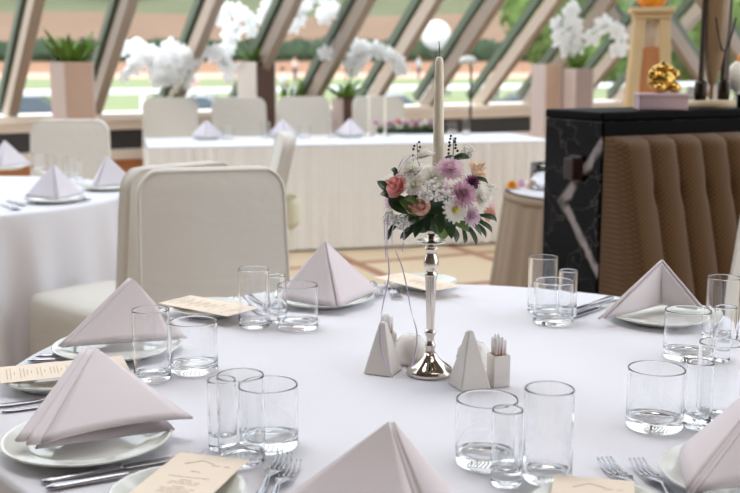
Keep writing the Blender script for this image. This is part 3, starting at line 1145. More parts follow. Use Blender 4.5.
p = at_ledge(733, 0.24, LG)
sh = thing('shell_vase', 'white round shell-like vase with orange stalk behind the bronze lamp', 'vase', p, pa)
MB().lathe([(0, 0), (0.028, 0), (0.03, 0.008), (0.012, 0.03), (0.01, 0.05), (0.03, 0.058), (0.052, 0.09), (0.048, 0.125), (0.025, 0.15), (0.012, 0.158), (0, 0.158)], 28, sy=0.6).build('body', M['shell'], sh)
MB().tube([(0, 0, 0.155), (0.004, 0, 0.17), (0.012, 0, 0.185)], [0.01, 0.007, 0.005], 8).build('stalk', M['orange'], sh)
p = at_ledge(744, 0.06, LG)
bb = thing('black_box', 'small black box at the right end of the black ledge', 'box', p, pa)
MB().box((0, 0, 0.02), (0.05, 0.05, 0.04)).build('box_base', M['black'], bb, smooth=False, mods=[('bevel', 0.003, 2)])
MB().box((0, 0, 0.0425), (0.052, 0.052, 0.005)).build('lid', M['black'], bb, smooth=False)

# wooden pedestal with orange ornament
YP = 6.6
pp = A(647, 108, YP)
ped = thing('wooden_pedestal', 'tall tapered blond wood pedestal with a flat top', 'pedestal', (pp.x, YP, 0), -0.16)
zt = EYE + (YH - 10) * YP / FPX
for sx in (-1, 1):
    for sy in (-1, 1):
        m2 = MB()
        q0 = Vector((sx * 0.170, sy * 0.170, 0))
        q1 = Vector((sx * 0.070, sy * 0.070, zt - 0.07))
        a = 0.040
        vs = [q0 + Vector((i * a, j * a, 0)) for i, j in ((-1, -1), (1, -1), (1, 1), (-1, 1))] + [q1 + Vector((i * a * 0.8, j * a * 0.8, 0)) for i, j in ((-1, -1), (1, -1), (1, 1), (-1, 1))]
        m2.add(vs, [(3, 2, 1, 0), (4, 5, 6, 7)] + [(i, (i + 1) % 4, 4 + (i + 1) % 4, 4 + i) for i in range(4)])
        m2.build('leg', M['palewood'], ped, smooth=False, mods=[('bevel', 0.006, 2)])
vs = [Vector((i * 0.185, j * 0.185, 0.02)) for i, j in ((-1, -1), (1, -1), (1, 1), (-1, 1))] + [Vector((i * 0.088, j * 0.088, zt - 0.24)) for i, j in ((-1, -1), (1, -1), (1, 1), (-1, 1))]
MB().add(vs, [(3, 2, 1, 0), (4, 5, 6, 7)] + [(i, (i + 1) % 4, 4 + (i + 1) % 4, 4 + i) for i in range(4)]).build('core', M['orangewood'], ped, smooth=False)
MB().lathe([(0, zt - 0.27), (0.03, zt - 0.27), (0.045, zt - 0.23), (0.055, zt - 0.16), (0.05, zt - 0.10), (0.062, zt - 0.085), (0.062, zt - 0.07), (0, zt - 0.07)], 28).build('capital', M['shell'], ped)
MB().box((0, 0, zt - 0.052), (0.22, 0.22, 0.035)).build('cornice', M['palewood'], ped, smooth=False, mods=[('bevel', 0.006, 2)])
MB().box((0, 0, zt - 0.0175), (0.26, 0.26, 0.033)).build('top', M['palewood'], ped, smooth=False, mods=[('bevel', 0.006, 2)])
mb = MB()
prof = [(0, 0.0), (0.05, 0.003), (0.085, 0.03), (0.095, 0.065), (0.085, 0.10), (0.05, 0.125), (0, 0.12)]
mb.lathe(prof, 64)
for q in mb.v:
    a = math.atan2(q.y, q.x)
    s_ = 0.9 + 0.1 * abs(math.cos(4 * a))
    q.x *= s_
    q.y *= s_
pk = thing('orange_gourd', 'round ribbed orange gourd on top of the wooden pedestal', 'gourd', (pp.x, YP, zt), 0)
mb.build('body', M['orange'], pk)
MB().tube([(0, 0, 0.118), (0.005, 0, 0.14), (0.015, 0, 0.15)], [0.012, 0.008, 0.009], 8).build('stalk', M['stemgreen'], pk)

# floor lamp by the glass
fp = A(468, 62, 9.9)
fz = fp.z
lm = thing('floor_lamp', 'slim dark floor lamp with small white dome shade beside the glass', 'lamp', (fp.x + 0.03, 9.9, 0))
MB().lathe([(0, 0), (0.11, 0), (0.11, 0.015), (0.02, 0.03), (0, 0.03)], 24).build('base', M['darkmetal'], lm)
MB().tube([(0, 0, 0.02), (0, 0, fz - 0.04), (-0.03, 0, fz + 0.0)], 0.011, 8).build('pole', M['darkmetal'], lm)
MB().lathe([(0.085, -0.02), (0.08, 0.02), (0.05, 0.05), (0, 0.06)], 24, (-0.03, 0, fz)).build('lamp_shade', M['opal'], lm, mods=[('solid', 0.004)])


# ================================================================== PLANTERS AND ORCHIDS
def blade(mb, base, tip, width, bend=0.03, n=6):
    base, tip = Vector(base), Vector(tip)
    d = tip - base
    side = d.cross(Vector((0, 0, 1)))
    if side.length < 1e-5:
        side = Vector((1, 0, 0))
    side.normalize()
    k = side.cross(d).normalized()

    def f(u, v):
        w = width * (math.sin(PI * min(1, 0.12 + u * 0.88)) ** 0.7) * (1 - u * 0.25)
        return base + d * u + side * ((v - 0.5) * w) + k * (bend * math.sin(PI * u) - 0.15 * w * abs(v - 0.5))
    mb.patch(f, n, 2)


def blossom_mesh():
    mb = MB()
    for k in range(5):
        a = PI / 2 + k * 2 * PI / 5
        w = 0.046 if k in (1, 4) else 0.034
        d = Vector((math.cos(a), math.sin(a), 0))
        s_ = Vector((-d.y, d.x, 0))
        mb.patch(lambda u, v: d * (0.05 * u) + s_ * ((v - 0.5) * w * math.sin(PI * (0.1 + 0.85 * u)) ** 0.6) + Vector((0, 0, 0.008 * math.sin(PI * u) - 0.012 * u * u)), 4, 3)
    mb.ball((0, -0.004, 0.01), 0.010, 1)
    return mb


BLOS = None


def planter(name, label, px, Y, w, h, rz, mats, plant, group=None, z0=0.0, dx=0.0):
    """square planter box; mats = two panel materials (x faces / y faces)"""
    x = (px - 370) / FPX * Y
    t = thing(name, label, 'planter', (x, Y, z0), rz, group)
    for i, (sx, sy) in enumerate(((1, 0), (-1, 0), (0, 1), (0, -1))):
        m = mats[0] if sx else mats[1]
        sz = (0.016, w, h) if sx else (w - 0.034, 0.016, h)
        MB().box((sx * (w / 2 - 0.008), sy * (w / 2 - 0.008), h / 2), sz).build('side_panel', m, t, smooth=False, mods=[('bevel', 0.003, 2)])
    MB().box((0, 0, h - 0.03), (w - 0.036, w - 0.036, 0.02)).build('soil', M['soil'], t, smooth=False)
    if plant == 'aloe':
        for k in range(26):
            a = k * 2.4
            r = U(0.02, 0.09)
            l = U(0.15, 0.24)
            mb = MB()
            b = Vector((r * math.cos(a), r * math.sin(a), h - 0.02))
            blade(mb, b, b + Vector((l * 0.75 * math.cos(a), l * 0.75 * math.sin(a), l * U(0.6, 1.1))), 0.06, 0.02)
            mb.build('leaf', M['leafgreen'], t, mods=[('solid', 0.006)])
    elif plant:
        leaves(t, h, plant.get('leaves', 6), plant.get('ls', 0.16))
        for sp in plant['sprays']:
            spray(t, Vector((0, 0, h - 0.02)), [Vector(Rz(-rz) @ (A(a, b, Y + dy) - Vector((x, Y, z0)))) for a, b, dy in sp[0]], sp[1], rz)
    return t


def leaves(t, h, n_, l):
    for k in range(n_):
        a = k * 2 * PI / n_ + 0.4
        mb = MB()
        b = Vector((0.03 * math.cos(a), 0.03 * math.sin(a), h - 0.02))
        blade(mb, b, b + Vector((l * math.cos(a), l * math.sin(a), l * U(0.35, 0.9))), 0.075, 0.03)
        mb.build('leaf', M['leafgreen'], t, mods=[('solid', 0.004)])


def spray(t, base, pts, nb, rz):
    """a stem through pts (local), blossoms along its outer part"""
    global BLOS
    path = [base] + pts
    # catmull-like smooth
    sm = []
    for i in range(len(path) - 1):
        p0 = path[max(i - 1, 0)]
        p1, p2 = path[i], path[i + 1]
        p3 = path[min(i + 2, len(path) - 1)]
        for k in range(8):
            u = k / 8
            sm.append(0.5 * ((2 * p1) + (p2 - p0) * u + (2 * p0 - 5 * p1 + 4 * p2 - p3) * u * u + (3 * p1 - p0 - 3 * p2 + p3) * u ** 3))
    sm.append(path[-1])
    MB().tube(sm, 0.005, 6).build('stem', M['stemgreen'], t)
    lo = 8   # blossoms start after the first segment
    for k in range(nb):
        f = lo + (len(sm) - 1 - lo) * (k + 0.5) / nb
        q = sm[int(f)]
        off = Vector((U(-0.035, 0.035), U(-0.04, 0.04), U(-0.04, 0.03)))
        if BLOS is None:
            o_ = blossom_mesh().build('blossom', M['petal_white'], t)
            BLOS = o_.data
        else:
            o_ = bpy.data.objects.new('blossom', BLOS)
            COL.objects.link(o_)
            o_.parent = t
        o_.location = q + off
        n_ = Rz(-rz) @ Vector((U(-0.7, 0.7), -1, U(-0.3, 0.5)))
        o_.rotation_euler = frame(n_).to_euler()
        s_ = U(1.25, 1.75)
        o_.scale = (s_, s_, s_)


GPL = 'square planters along the glass'
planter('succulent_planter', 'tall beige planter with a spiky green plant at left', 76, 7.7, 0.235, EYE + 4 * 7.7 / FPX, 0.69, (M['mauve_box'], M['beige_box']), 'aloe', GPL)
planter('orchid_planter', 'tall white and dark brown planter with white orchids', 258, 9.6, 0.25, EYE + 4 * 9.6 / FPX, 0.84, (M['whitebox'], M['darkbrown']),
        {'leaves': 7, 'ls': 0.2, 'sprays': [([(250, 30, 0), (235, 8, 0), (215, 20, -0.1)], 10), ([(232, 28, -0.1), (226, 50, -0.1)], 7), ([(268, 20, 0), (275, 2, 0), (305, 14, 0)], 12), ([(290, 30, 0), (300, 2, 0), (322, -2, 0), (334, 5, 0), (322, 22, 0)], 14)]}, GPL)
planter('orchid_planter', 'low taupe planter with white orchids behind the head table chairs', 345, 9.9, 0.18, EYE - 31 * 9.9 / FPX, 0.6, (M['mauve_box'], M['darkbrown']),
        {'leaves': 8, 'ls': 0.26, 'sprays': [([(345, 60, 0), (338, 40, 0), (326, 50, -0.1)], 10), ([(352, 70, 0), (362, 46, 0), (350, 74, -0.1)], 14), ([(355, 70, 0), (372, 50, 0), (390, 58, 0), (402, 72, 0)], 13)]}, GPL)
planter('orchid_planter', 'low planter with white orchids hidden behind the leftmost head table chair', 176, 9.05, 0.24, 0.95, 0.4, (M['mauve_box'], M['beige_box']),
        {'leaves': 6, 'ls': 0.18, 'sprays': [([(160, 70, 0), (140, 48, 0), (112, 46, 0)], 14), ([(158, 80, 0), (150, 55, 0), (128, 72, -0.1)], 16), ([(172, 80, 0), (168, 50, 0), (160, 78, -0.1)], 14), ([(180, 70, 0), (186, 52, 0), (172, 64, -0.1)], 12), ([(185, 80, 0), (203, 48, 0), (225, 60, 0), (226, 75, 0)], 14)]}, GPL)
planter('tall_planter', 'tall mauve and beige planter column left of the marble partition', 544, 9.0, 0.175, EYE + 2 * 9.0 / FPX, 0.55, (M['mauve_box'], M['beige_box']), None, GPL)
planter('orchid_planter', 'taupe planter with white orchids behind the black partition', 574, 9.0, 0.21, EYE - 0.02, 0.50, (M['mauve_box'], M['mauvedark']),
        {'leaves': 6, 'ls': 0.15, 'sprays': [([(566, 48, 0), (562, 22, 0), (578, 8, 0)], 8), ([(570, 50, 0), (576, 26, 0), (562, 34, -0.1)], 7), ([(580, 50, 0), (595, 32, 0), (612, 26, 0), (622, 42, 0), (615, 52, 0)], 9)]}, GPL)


# trough of greenery on the sill
def on_sill(px):
    u = (px - 370) / FPX
    t_ = (u * WB.y - WB.x) / (W1.x - u * W1.y)
    return WB + W1 * t_ + N1 * 0.02 + Vector((0, 0, SILL))


q = on_sill(300)
tg = thing('trough_planter', 'low trough of spiky green plants on the window sill', 'planter', q, math.atan2(W1.y, W1.x))
MB().box((0, 0, 0.045), (0.42, 0.12, 0.09)).build('trough', M['beige_box'], tg, smooth=False, mods=[('bevel', 0.004, 2)])
for k in range(28):
    mb = MB()
    b = Vector((-0.19 + 0.38 * k / 27, U(-0.03, 0.03), 0.085))
    blade(mb, b, b + Vector((U(-0.08, 0.08), U(-0.05, 0.03), U(0.13, 0.24))), 0.035, 0.01)
    mb.build('leaf', M['leafgreen'], tg, mods=[('solid', 0.003)])

# ================================================================== TABLEWARE
E_ = 0.0006


def plate_mesh(r):
    return MB().lathe([(0, 0.004), (r * 0.55, 0.004), (r * 0.60, 0.0), (r * 0.64, 0.0), (r * 0.68, 0.005), (r * 0.97, 0.0155), (r * 0.995, 0.0175), (r, 0.019), (r * 0.985, 0.020),
                       (r * 0.95, 0.0185), (r * 0.70, 0.0105), (r * 0.62, 0.0075), (r * 0.3, 0.0068), (0, 0.0068)], 72)


PLATES = {}


def plate(c, r, label, group, name='dinner_plate', z=TZ):
    key = round(r, 3)
    if key in PLATES:
        o_ = PLATES[key].copy()
        COL.objects.link(o_)
        o_.name = name
    else:
        o_ = plate_mesh(r).build(name, M['china'])
        PLATES[key] = o_
    o_.location = (c[0], c[1], z + E_)
    return tag(o_, label, 'plate', group)


GLASS_SPEC = {
    'tumbler': (0.0425, 0.0925, 0.016, 0.0022),
    'highball_glass': (0.0325, 0.125, 0.011, 0.0020),
    'shot_glass': (0.0203, 0.102, 0.020, 0.0022)}
GLASSES = {}


def glass(kind, px, py, label, z=TZ, pos=None, group=None):
    r, h, b, w = GLASS_SPEC[kind]
    if kind not in GLASSES:
        o_ = MB().lathe([(0, 0.0012), (r * 0.55, 0.0010), (r * 0.8, 0.0002), (r * 0.93, 0.0), (r * 0.985, 0.0022), (r, 0.0045), (r, 0.0065), (r, h * 0.3), (r, h * 0.6), (r, h - 0.003), (r, h - 0.0012), (r - w * 0.25, h - 0.0003),
                         (r - w * 0.75, h - 0.0003), (r - w, h - 0.0012), (r - w, h - 0.003), (r - w, h * 0.6), (r - w, h * 0.35), (r - w, b + 0.007), (r - w - 0.0002, b + 0.0045), (r - w - 0.0012, b + 0.002), (r - w - 0.0035, b + 0.0006), (r * 0.75, b), (r * 0.4, b - 0.0006), (0, b - 0.0008)], 64).build(kind, M['glass'])
        GLASSES[kind] = o_
    else:
        o_ = GLASSES[kind].copy()
        COL.objects.link(o_)
    p = pos if pos is not None else P(px, py, z)
    o_.location = (p[0], p[1], z + E_)
    cat = {'tumbler': 'tumbler', 'highball_glass': 'glass', 'shot_glass': 'shot glass'}[kind]
    return tag(o_, label, cat, group or {'tumbler': 'tumblers on the nearest table', 'highball_glass': 'tall straight glasses on the nearest table', 'shot_glass': 'narrow shot glasses on the nearest table'}[kind])


def wing(mb, T, Ma, Tip, away, bulge, lift, nu=10, nv=12, sag=0.0):
    n_ = (Ma - T).cross(Tip - T).normalized()
    if n_.dot(away) < 0:
        n_ = -n_

    def f(u, v):
        b = Ma.lerp(Tip, u)
        q = T.lerp(b, v)
        q = q + n_ * (bulge * 4 * u * (1 - u) * v * v)
        q.z += lift * v * v * (4 * u * (1 - u)) - sag * 0
        return q
    mb.patch(f, nu, nv)
    return n_


def napkin(T, Ma, L, Rr, label, m=None, bulge=0.012, folds=True, lift=0.001, hem=0.002, group='folded napkins on the nearest table', gap=0.010, flare_layers=True):
    """standing tent-folded napkin: apex T, ridge foot Ma, wing tips L and Rr"""
    T, Ma, L, Rr = Vector(T), Vector(Ma), Vector(L), Vector(Rr)
    ctr = (Ma + L + Rr) / 3
    root = thing('napkin', label, 'napkin', (ctr.x, ctr.y, Ma.z), 0, group)
    off = Vector((ctr.x, ctr.y, Ma.z))
    outw = Vector((Ma.x - ctr.x, Ma.y - ctr.y, 0)).normalized()
    mm = m or M['napkin']
    T, Ma, L, Rr = T - off, Ma - off, L - off, Rr - off
    side = (Rr - L).normalized()
    g = gap / 2
    mb = MB()
    Tr, Tl = T + side * g * 0.55, T - side * g * 0.55
    Mr, Ml = Ma + side * g, Ma - side * g
    wing(mb, Tr, Mr, Rr, (Rr - Ma).cross(T - Ma) if (Rr - Ma).cross(T - Ma).dot(outw + side * 0.3) > 0 else -(Rr - Ma).cross(T - Ma), bulge, lift)
    mb.build('wing', mm, root, mods=[('solid', 0.0035, 0)])
    mb = MB()
    aw = (L - Ma).cross(T - Ma)
    if aw.dot(outw - side * 0.3) < 0:
        aw = -aw
    wing(mb, Tl, Ml, L, aw, bulge, lift)
    mb.build('wing', mm, root, mods=[('solid', 0.0035, 0)])
    # rolled fold edges along the ridge
    if folds:
        nb = 2

        def f(u, v):
            a, b = Tl.lerp(Ml, v), Tr.lerp(Mr, v)
            q = a.lerp(b, u)
            return q + outw * (0.26 * gap * abs(math.sin(nb * PI * u)) ** 0.7 * (0.35 + 0.65 * v) + 0.001)
        MB().patch(f, 24, 10).build('fold', mm, root, mods=[('solid', 0.0015, -1)])
    # inner layers of the fold showing under the hem and inside
    ins = -outw * 0.007
    mb = MB()
    lo = Vector((0, 0, -hem))
    wing(mb, T + ins - Vector((0, 0, 0.006)), Ma + ins + lo, Ma.lerp(Rr, 0.9 if hem < 0.005 else 0.86) + ins * 0.8 + lo, outw + side * 0.3, bulge * 0.4, -0.002)
    wing(mb, T + ins - Vector((0, 0, 0.006)), Ma + ins + lo, Ma.lerp(L, 0.9) + ins * 0.8 + lo, outw - side * 0.3, bulge * 0.4, -0.002)
    mb.build('inner_layer', mm, root, mods=[('solid', 0.003, 0)])
    return root


def text_mesh(body, size, m, parent, loc, name='lettering'):
    cu = bpy.data.curves.new(name, 'FONT')
    cu.body = body
    cu.size = size
    cu.align_x = 'CENTER'
    tmp = bpy.data.objects.new(name, cu)
    COL.objects.link(tmp)
    bpy.context.view_layer.update()
    dg = bpy.context.evaluated_depsgraph_get()
    me = bpy.data.meshes.new_from_object(tmp.evaluated_get(dg))
    bpy.data.objects.remove(tmp)
    me.materials.clear()
    me.materials.append(m)
    o_ = bpy.data.objects.new(name, me)
    COL.objects.link(o_)
    o_.parent = parent
    o_.location = loc
    return o_


def menu_card(c, ang, label, tilt=(0, 0), w=0.10, l=0.21, text=True, zc=0.772):
    """card with its text running down local -Y; local origin at centre"""
    t = thing('menu_card', label, 'menu', (c[0], c[1], zc), 0, 'cream menu cards on side plates')
    t.rotation_euler = (tilt[0], tilt[1], ang)
    cv = lambda x, y: 0.0
    mb = MB()
    mb.box((0, 0, 0), (w, l, 0.0008))
    mb.build('card', M['paper'], t, smooth=False)
    z = 0.0006
    if text:
        lg = MB()
        y0 = l / 2 - 0.028
        lg.tube([(-0.025, y0 - 0.009, z), (-0.006, y0 + 0.007, z)], 0.0003, 4)
        lg.tube([(-0.006, y0 + 0.007, z), (0.013, y0 - 0.002, z)], 0.0003, 4)
        lg.build('roof_emblem', M['ink'], t)
        dm = MB()
        for k, (x, ww) in enumerate(((0.018, 0.012), (0.033, 0.008))):
            dm.box((x, y0 - 0.006, z), (ww, 0.0016, 0.0003))
        rr = random.Random(5)
        text_mesh('Menu', 0.0062, M['ink'], t, (0, y0 - 0.033, z + 0.0001))
        y = y0 - 0.050
        for blk in (1, 2, 3, 2, 3, 2):
            if blk > 1:
                tot = 0.016
                dm.box((0, y, z), (tot, 0.0016, 0.0003))
                y -= 0.0062
            for _ in range(blk):
                tot = rr.uniform(0.035, 0.068)
                x = -tot / 2
                while x < tot / 2:
                    ww = rr.uniform(0.004, 0.011)
                    dm.box((x + ww / 2, y, z), (min(ww, tot / 2 - x + 0.002), 0.0014, 0.0003))
                    x += ww + 0.0016
                y -= 0.0058
            y -= 0.004
        dm.build('text_lines', M['inkfaint'], t, smooth=False)
    return t


# ---- cutlery (local +X is the working end, handle towards -X, lying on z=0)
def fork_mesh():
    mb = MB()
    L = 0.20

    def prof(x):
        # half width, centre height
        if x < 0.02:
            return 0.0085 - 0.003 * (0.02 - x) / 0.02, 0.002
        if x < 0.11:
            return 0.0085 - 0.0055 * ((x - 0.02) / 0.09), 0.002 + 0.009 * max(0, (x - 0.06) / 0.05) ** 1.5
        if x < 0.135:
            return 0.003 + 0.0085 * ((x - 0.11) / 0.025) ** 1.3, 0.011 - 0.002 * ((x - 0.11) / 0.025)
        return 0.0118, 0.009 - 0.007 * ((x - 0.135) / 0.015) ** 0.7 * 0.6

    def f(u, v):
        x = 0.152 * u
        w, z = prof(x)
        y = (v - 0.5) * 2 * w
        return (x - 0.1, y, z + 0.0012 * (1 - (2 * v - 1) ** 2))
    mb.patch(f, 40, 6)
    for k in range(4):
        y = -0.0102 + k * 0.0068
        pts = []
        for i in range(9):
            u = i / 8
            pts.append((0.0505 + 0.05 * u, y * (1 - 0.04 * u), 0.0052 - 0.0028 * math.sin(PI * u * 0.9) + 0.0055 * u * u))
        mb.tube(pts, [0.0013] * 6 + [0.0012, 0.001, 0.0006], 6)
    return mb


def knife_mesh():
    h = MB()

    def f(u, v):
        x = -0.112 + 0.105 * u
        w = 0.0062 + 0.0022 * math.cos(PI * u) if u < 0.97 else 0.0042
        a = 2 * PI * v
        return (x, w * math.cos(a) * min(1, 6 * u + 0.5), 0.0045 + 0.0038 * math.sin(a) * min(1, 6 * u + 0.4))
    h.patch(f, 24, 14)
    h.ball((-0.008, 0, 0.0046), 0.0046, 2, (1.1, 1.1, 0.9))
    b = MB()
    pts = [(-0.006, -0.004), (0.0, -0.0075), (0.07, -0.0085), (0.095, -0.0065), (0.108, 0.0), (0.113, 0.0062), (0.05, 0.0068), (0.0, 0.0062), (-0.006, 0.004)]
    n_ = len(pts)
    b.add([(x, y, 0.0055) for x, y in pts] + [(x, y, 0.0040) for x, y in pts], [tuple(range(n_)), tuple(reversed(range(n_, 2 * n_)))] + [(i, n_ + i, n_ + (i + 1) % n_, (i + 1) % n_) for i in range(n_)])
    return h, b


def spoon_mesh():
    mb = MB()

    def f(u, v):
        x = -0.1 + 0.145 * u
        w = 0.0085 - 0.0055 * u
        z = 0.002 + 0.009 * max(0, (u - 0.45) / 0.55) ** 1.5 - 0.002 * max(0, (u - 0.9) / 0.1)
        return (x, (v - 0.5) * 2 * w, z + 0.0012 * (1 - (2 * v - 1) ** 2))
    mb.patch(f, 30, 6)

    def g(u, v):
        r = u
        a = 2 * PI * v
        ex = 0.0285 * (1 + 0.12 * math.cos(a))
        return (0.069 + ex * r * math.cos(a), 0.0185 * r * math.sin(a), 0.0015 + 0.0078 * r * r)
    mb.patch(g, 8, 28)
    return mb


CUT = {}


def cutlery(kind, tip, tail, label, z=TZ, group=None, by_tail=False):
    """place with the working end at pixel/point tip, pointing away from tail"""
    tip = P(*tip, z) if len(tip) == 2 else Vector(tip)
    tail = P(*tail, z) if len(tail) == 2 else Vector(tail)
    d = tip - tail
    a = math.atan2(d.y, d.x)
    ln = {'fork': 0.100, 'knife': 0.112, 'spoon': 0.099}[kind]
    c = tip - Vector((math.cos(a), math.sin(a), 0)) * ln if not by_tail else tail + Vector((math.cos(a), math.sin(a), 0)) * (0.112 if kind == 'knife' else 0.1)
    group = group or kind + 's on the nearest table'
    if kind == 'knife':
        if kind not in CUT:
            t = thing('knife', label, kind, (c.x, c.y, z + E_), a, group)
            h, b = knife_mesh()
            h.build('handle', M['steel'], t)
            b.build('blade', M['steel'], t, smooth=False, mods=[('bevel', 0.0005, 1)])
            CUT[kind] = t
            return t
        return dup(CUT[kind], (c.x, c.y, z + E_), a, label, group)
    if kind not in CUT:
        mb = fork_mesh() if kind == 'fork' else spoon_mesh()
        o_ = mb.build(kind, M['steel'], mods=[('solid', 0.0012, 0)])
        CUT[kind] = o_
    else:
        o_ = CUT[kind].copy()
        COL.objects.link(o_)
    o_.location = (c.x, c.y, z + E_ + 0.0006)
    o_.rotation_euler = (0, 0, a)
    return tag(o_, label, kind, group)


# ---- dinner plates and napkins of the nearest table
ZP = TZ + 0.0215
GP = 'dinner plates on the nearest table'
plate(P(88, 437, 0.766), 0.120, 'ivory dinner plate under the large napkin at lower left', GP)
plate(P(117, 345, 0.766), 0.120, 'ivory dinner plate under the napkin behind the lower left one', GP)
plate(P(322, 296, 0.766), 0.120, 'ivory dinner plate under the two-faced napkin at the far side', GP)
plate(P(662, 313, 0.766), 0.120, 'ivory dinner plate under the open tent napkin before the brown booth', GP)
plate(P(754, 474, 0.766), 0.120, 'ivory dinner plate cut by the lower right corner of the picture', GP)
plate(P(374, 520, 0.766), 0.120, 'ivory dinner plate under the napkin at bottom centre', GP)


def apex(px, py, Y):
    return A(px, py, Y)


def Q(x, y, z=ZP):
    return P(x, y, z)


m_ = Q(30, 440, ZP + 0.012)
r_ = Q(193, 418, ZP + 0.012)
napkin(apex(90, 347, 1.60), m_, Q(112, 398, ZP + 0.012), r_, 'large pale lilac napkin tent on the lower left plate', bulge=0.008, gap=0.046, hem=0.014)
napkin(apex(131, 278, 2.03), Q(63, 346), Q(140, 325), Q(186, 338), 'pale lilac napkin tent behind the tall glass at left', bulge=0.012, gap=0.022)
napkin(apex(325, 242, 2.36), Q(337, 307), Q(275, 298), Q(378, 291), 'pale napkin pyramid with its ridge towards us at the far side', bulge=0.006, folds=False, gap=0.004)
napkin(apex(662, 260, 2.24), Q(662, 303), Q(598, 319), Q(704, 309), 'open pale lilac napkin tent before the brown booth', bulge=0.006, folds=False, gap=0.004, lift=0.0)
napkin(apex(800, 350, 1.42), Q(692, 492), Q(684, 446), Q(860, 470), 'pale lilac napkin tent cut by the right edge of the picture', bulge=0.010, gap=0.012)
napkin(apex(391, 422, 1.25), Q(424, 517), Q(275, 505), Q(458, 500), 'pale pink napkin tent at bottom centre', bulge=0.010, gap=0.010)

# ---- side plates with menus
GS = 'side plates on the nearest table'


def card_from(a0, a1, z, l=0.21):
    """the card's head is at pixel a1 and its text runs towards pixel a0"""
    p0, p1 = P(*a0, z), P(*a1, z)
    d = p1 - p0
    return p1 - d.normalized() * (l / 2), math.atan2(d.y, d.x) - PI / 2, d.length


def sidecard(plate_px, a0, a1, plabel, clabel, r=0.082, l=None, z=0.7745, text=True):
    plate(P(*plate_px, 0.766), r, plabel, GS, 'side_plate')
    c, an, ln = card_from(a0, a1, z)
    menu_card(c, an, clabel, zc=z, l=0.21, text=text)


sidecard((52, 377), (2, 375), (126, 363), 'small side plate under the menu at the left edge', 'cream menu card with sideways text at the left edge')
sidecard((210, 307), (173, 299), (244, 312), 'small side plate under the menu in front of the facing chair', 'cream menu card in front of the facing chair')
sidecard((424, 281), (448, 289), (389, 275), 'small side plate under the menu behind the candlestick', 'cream menu card behind the candlestick stem')
sidecard((178, 492), (122, 536), (214, 456), 'small side plate under the menu at bottom left', 'cream menu card with roof emblem at the bottom left', r=0.085)
sidecard((600, 508), (588, 560), (594, 478), 'small side plate at the bottom edge right of the tall glass', 'cream menu card at the bottom edge beside the forks', r=0.085)

# ---- glasses of the nearest table
glass('highball_glass', 153, 379, 'tall straight glass in front of the napkin behind the big one at left')
glass('tumbler', 194.5, 371, 'tumbler right of the tall glass, in front of the facing chair')
glass('shot_glass', 223, 448, 'narrow shot glass left of the tall glass above the bottom left menu')
glass('highball_glass', 242, 462, 'tall straight glass above the corner of the bottom left menu')
glass('tumbler', 269, 446, 'tumbler above the forks at bottom left')
glass('highball_glass', 254.5, 327, 'tall straight glass left of the far pyramid napkin')
glass('shot_glass', 277, 322, 'narrow shot glass between tall glass and tumbler by the pyramid napkin')
glass('tumbler', 298, 328, 'tumbler in front of the far pyramid napkin')
glass('highball_glass', 542, 312, 'tall straight glass in front of the taupe side table')
glass('shot_glass', 567, 316, 'narrow shot glass in front of the marble partition')
glass('tumbler', 553, 323, 'tumbler in front of the marble partition')
glass('tumbler', 486, 463, 'tumbler in front of the right-hand toothpick holder')
glass('shot_glass', 506, 484, 'narrow shot glass right in front of a tumbler at bottom centre')
glass('highball_glass', 547, 479, 'tall straight glass at bottom centre, right of a shot glass')
glass('tumbler', 654, 427, 'tumbler just left above the lower right plate')
glass('shot_glass', 697, 427, 'narrow shot glass between tumbler and tall glass at right')
glass('highball_glass', 717, 421, 'tall straight glass above the lower right napkin')
glass('tumbler', 686, 358, 'tumbler right in front of the open tent napkin')
glass('shot_glass', 723, 360, 'narrow shot glass right of the tumbler by the open tent napkin')
glass('highball_glass', 721, 338, 'tall straight glass right of the open tent napkin')

# ---- cutlery of the nearest table
cutlery('fork', (285, 460), (263, 493), 'fork beside the bottom left menu, nearer to the menu')
cutlery('fork', (294, 467), (274, 500), 'fork beside the bottom left menu, nearer to the napkin')
cutlery('fork', (604, 465), (635, 493), 'fork at bottom right, nearer to the menu card')
cutlery('fork', (636, 466), (664, 493), 'fork at bottom right, nearer to the plate')
cutlery('knife', (160, 464), (41, 485), 'knife in front of the lower left plate, nearest to it', by_tail=True)
cutlery('knife', (150, 475), (46, 491), 'knife in front of the lower left plate, nearer to the bottom edge', by_tail=True)
cutlery('fork', (60, 406), (2, 413), 'fork behind the lower left plate, nearer to it', by_tail=True)
cutlery('fork', (60, 400), (-6, 408), 'fork behind the lower left plate, nearer to the menu', by_tail=True)
cutlery('knife', (130, 360), (28, 363), 'knife in front of the second left plate, nearer to us', by_tail=True)
cutlery('knife', (130, 355), (36, 358.5), 'knife in front of the second left plate, nearer to the plate', by_tail=True)
cutlery('knife', (266, 319), (233, 297), 'knife behind the far tall glass, nearer to the facing chair')
cutlery('spoon', (278, 314), (243, 293), 'spoon behind the far tall glass, nearer to the pyramid napkin')
cutlery('fork', (380, 300), (373, 284), 'fork between pyramid napkin and candlestick, nearer to the napkin')
cutlery('fork', (398, 301), (388, 285), 'fork between pyramid napkin and candlestick, nearer to the candlestick')
cutlery('knife', (563, 316), (618, 297), 'knife left of the open tent napkin, outer one')
cutlery('knife', (572, 319), (628, 300), 'knife left of the open tent napkin, inner one')

# ---- cruets and toothpicks
GC = 'white ceramic condiment shakers'


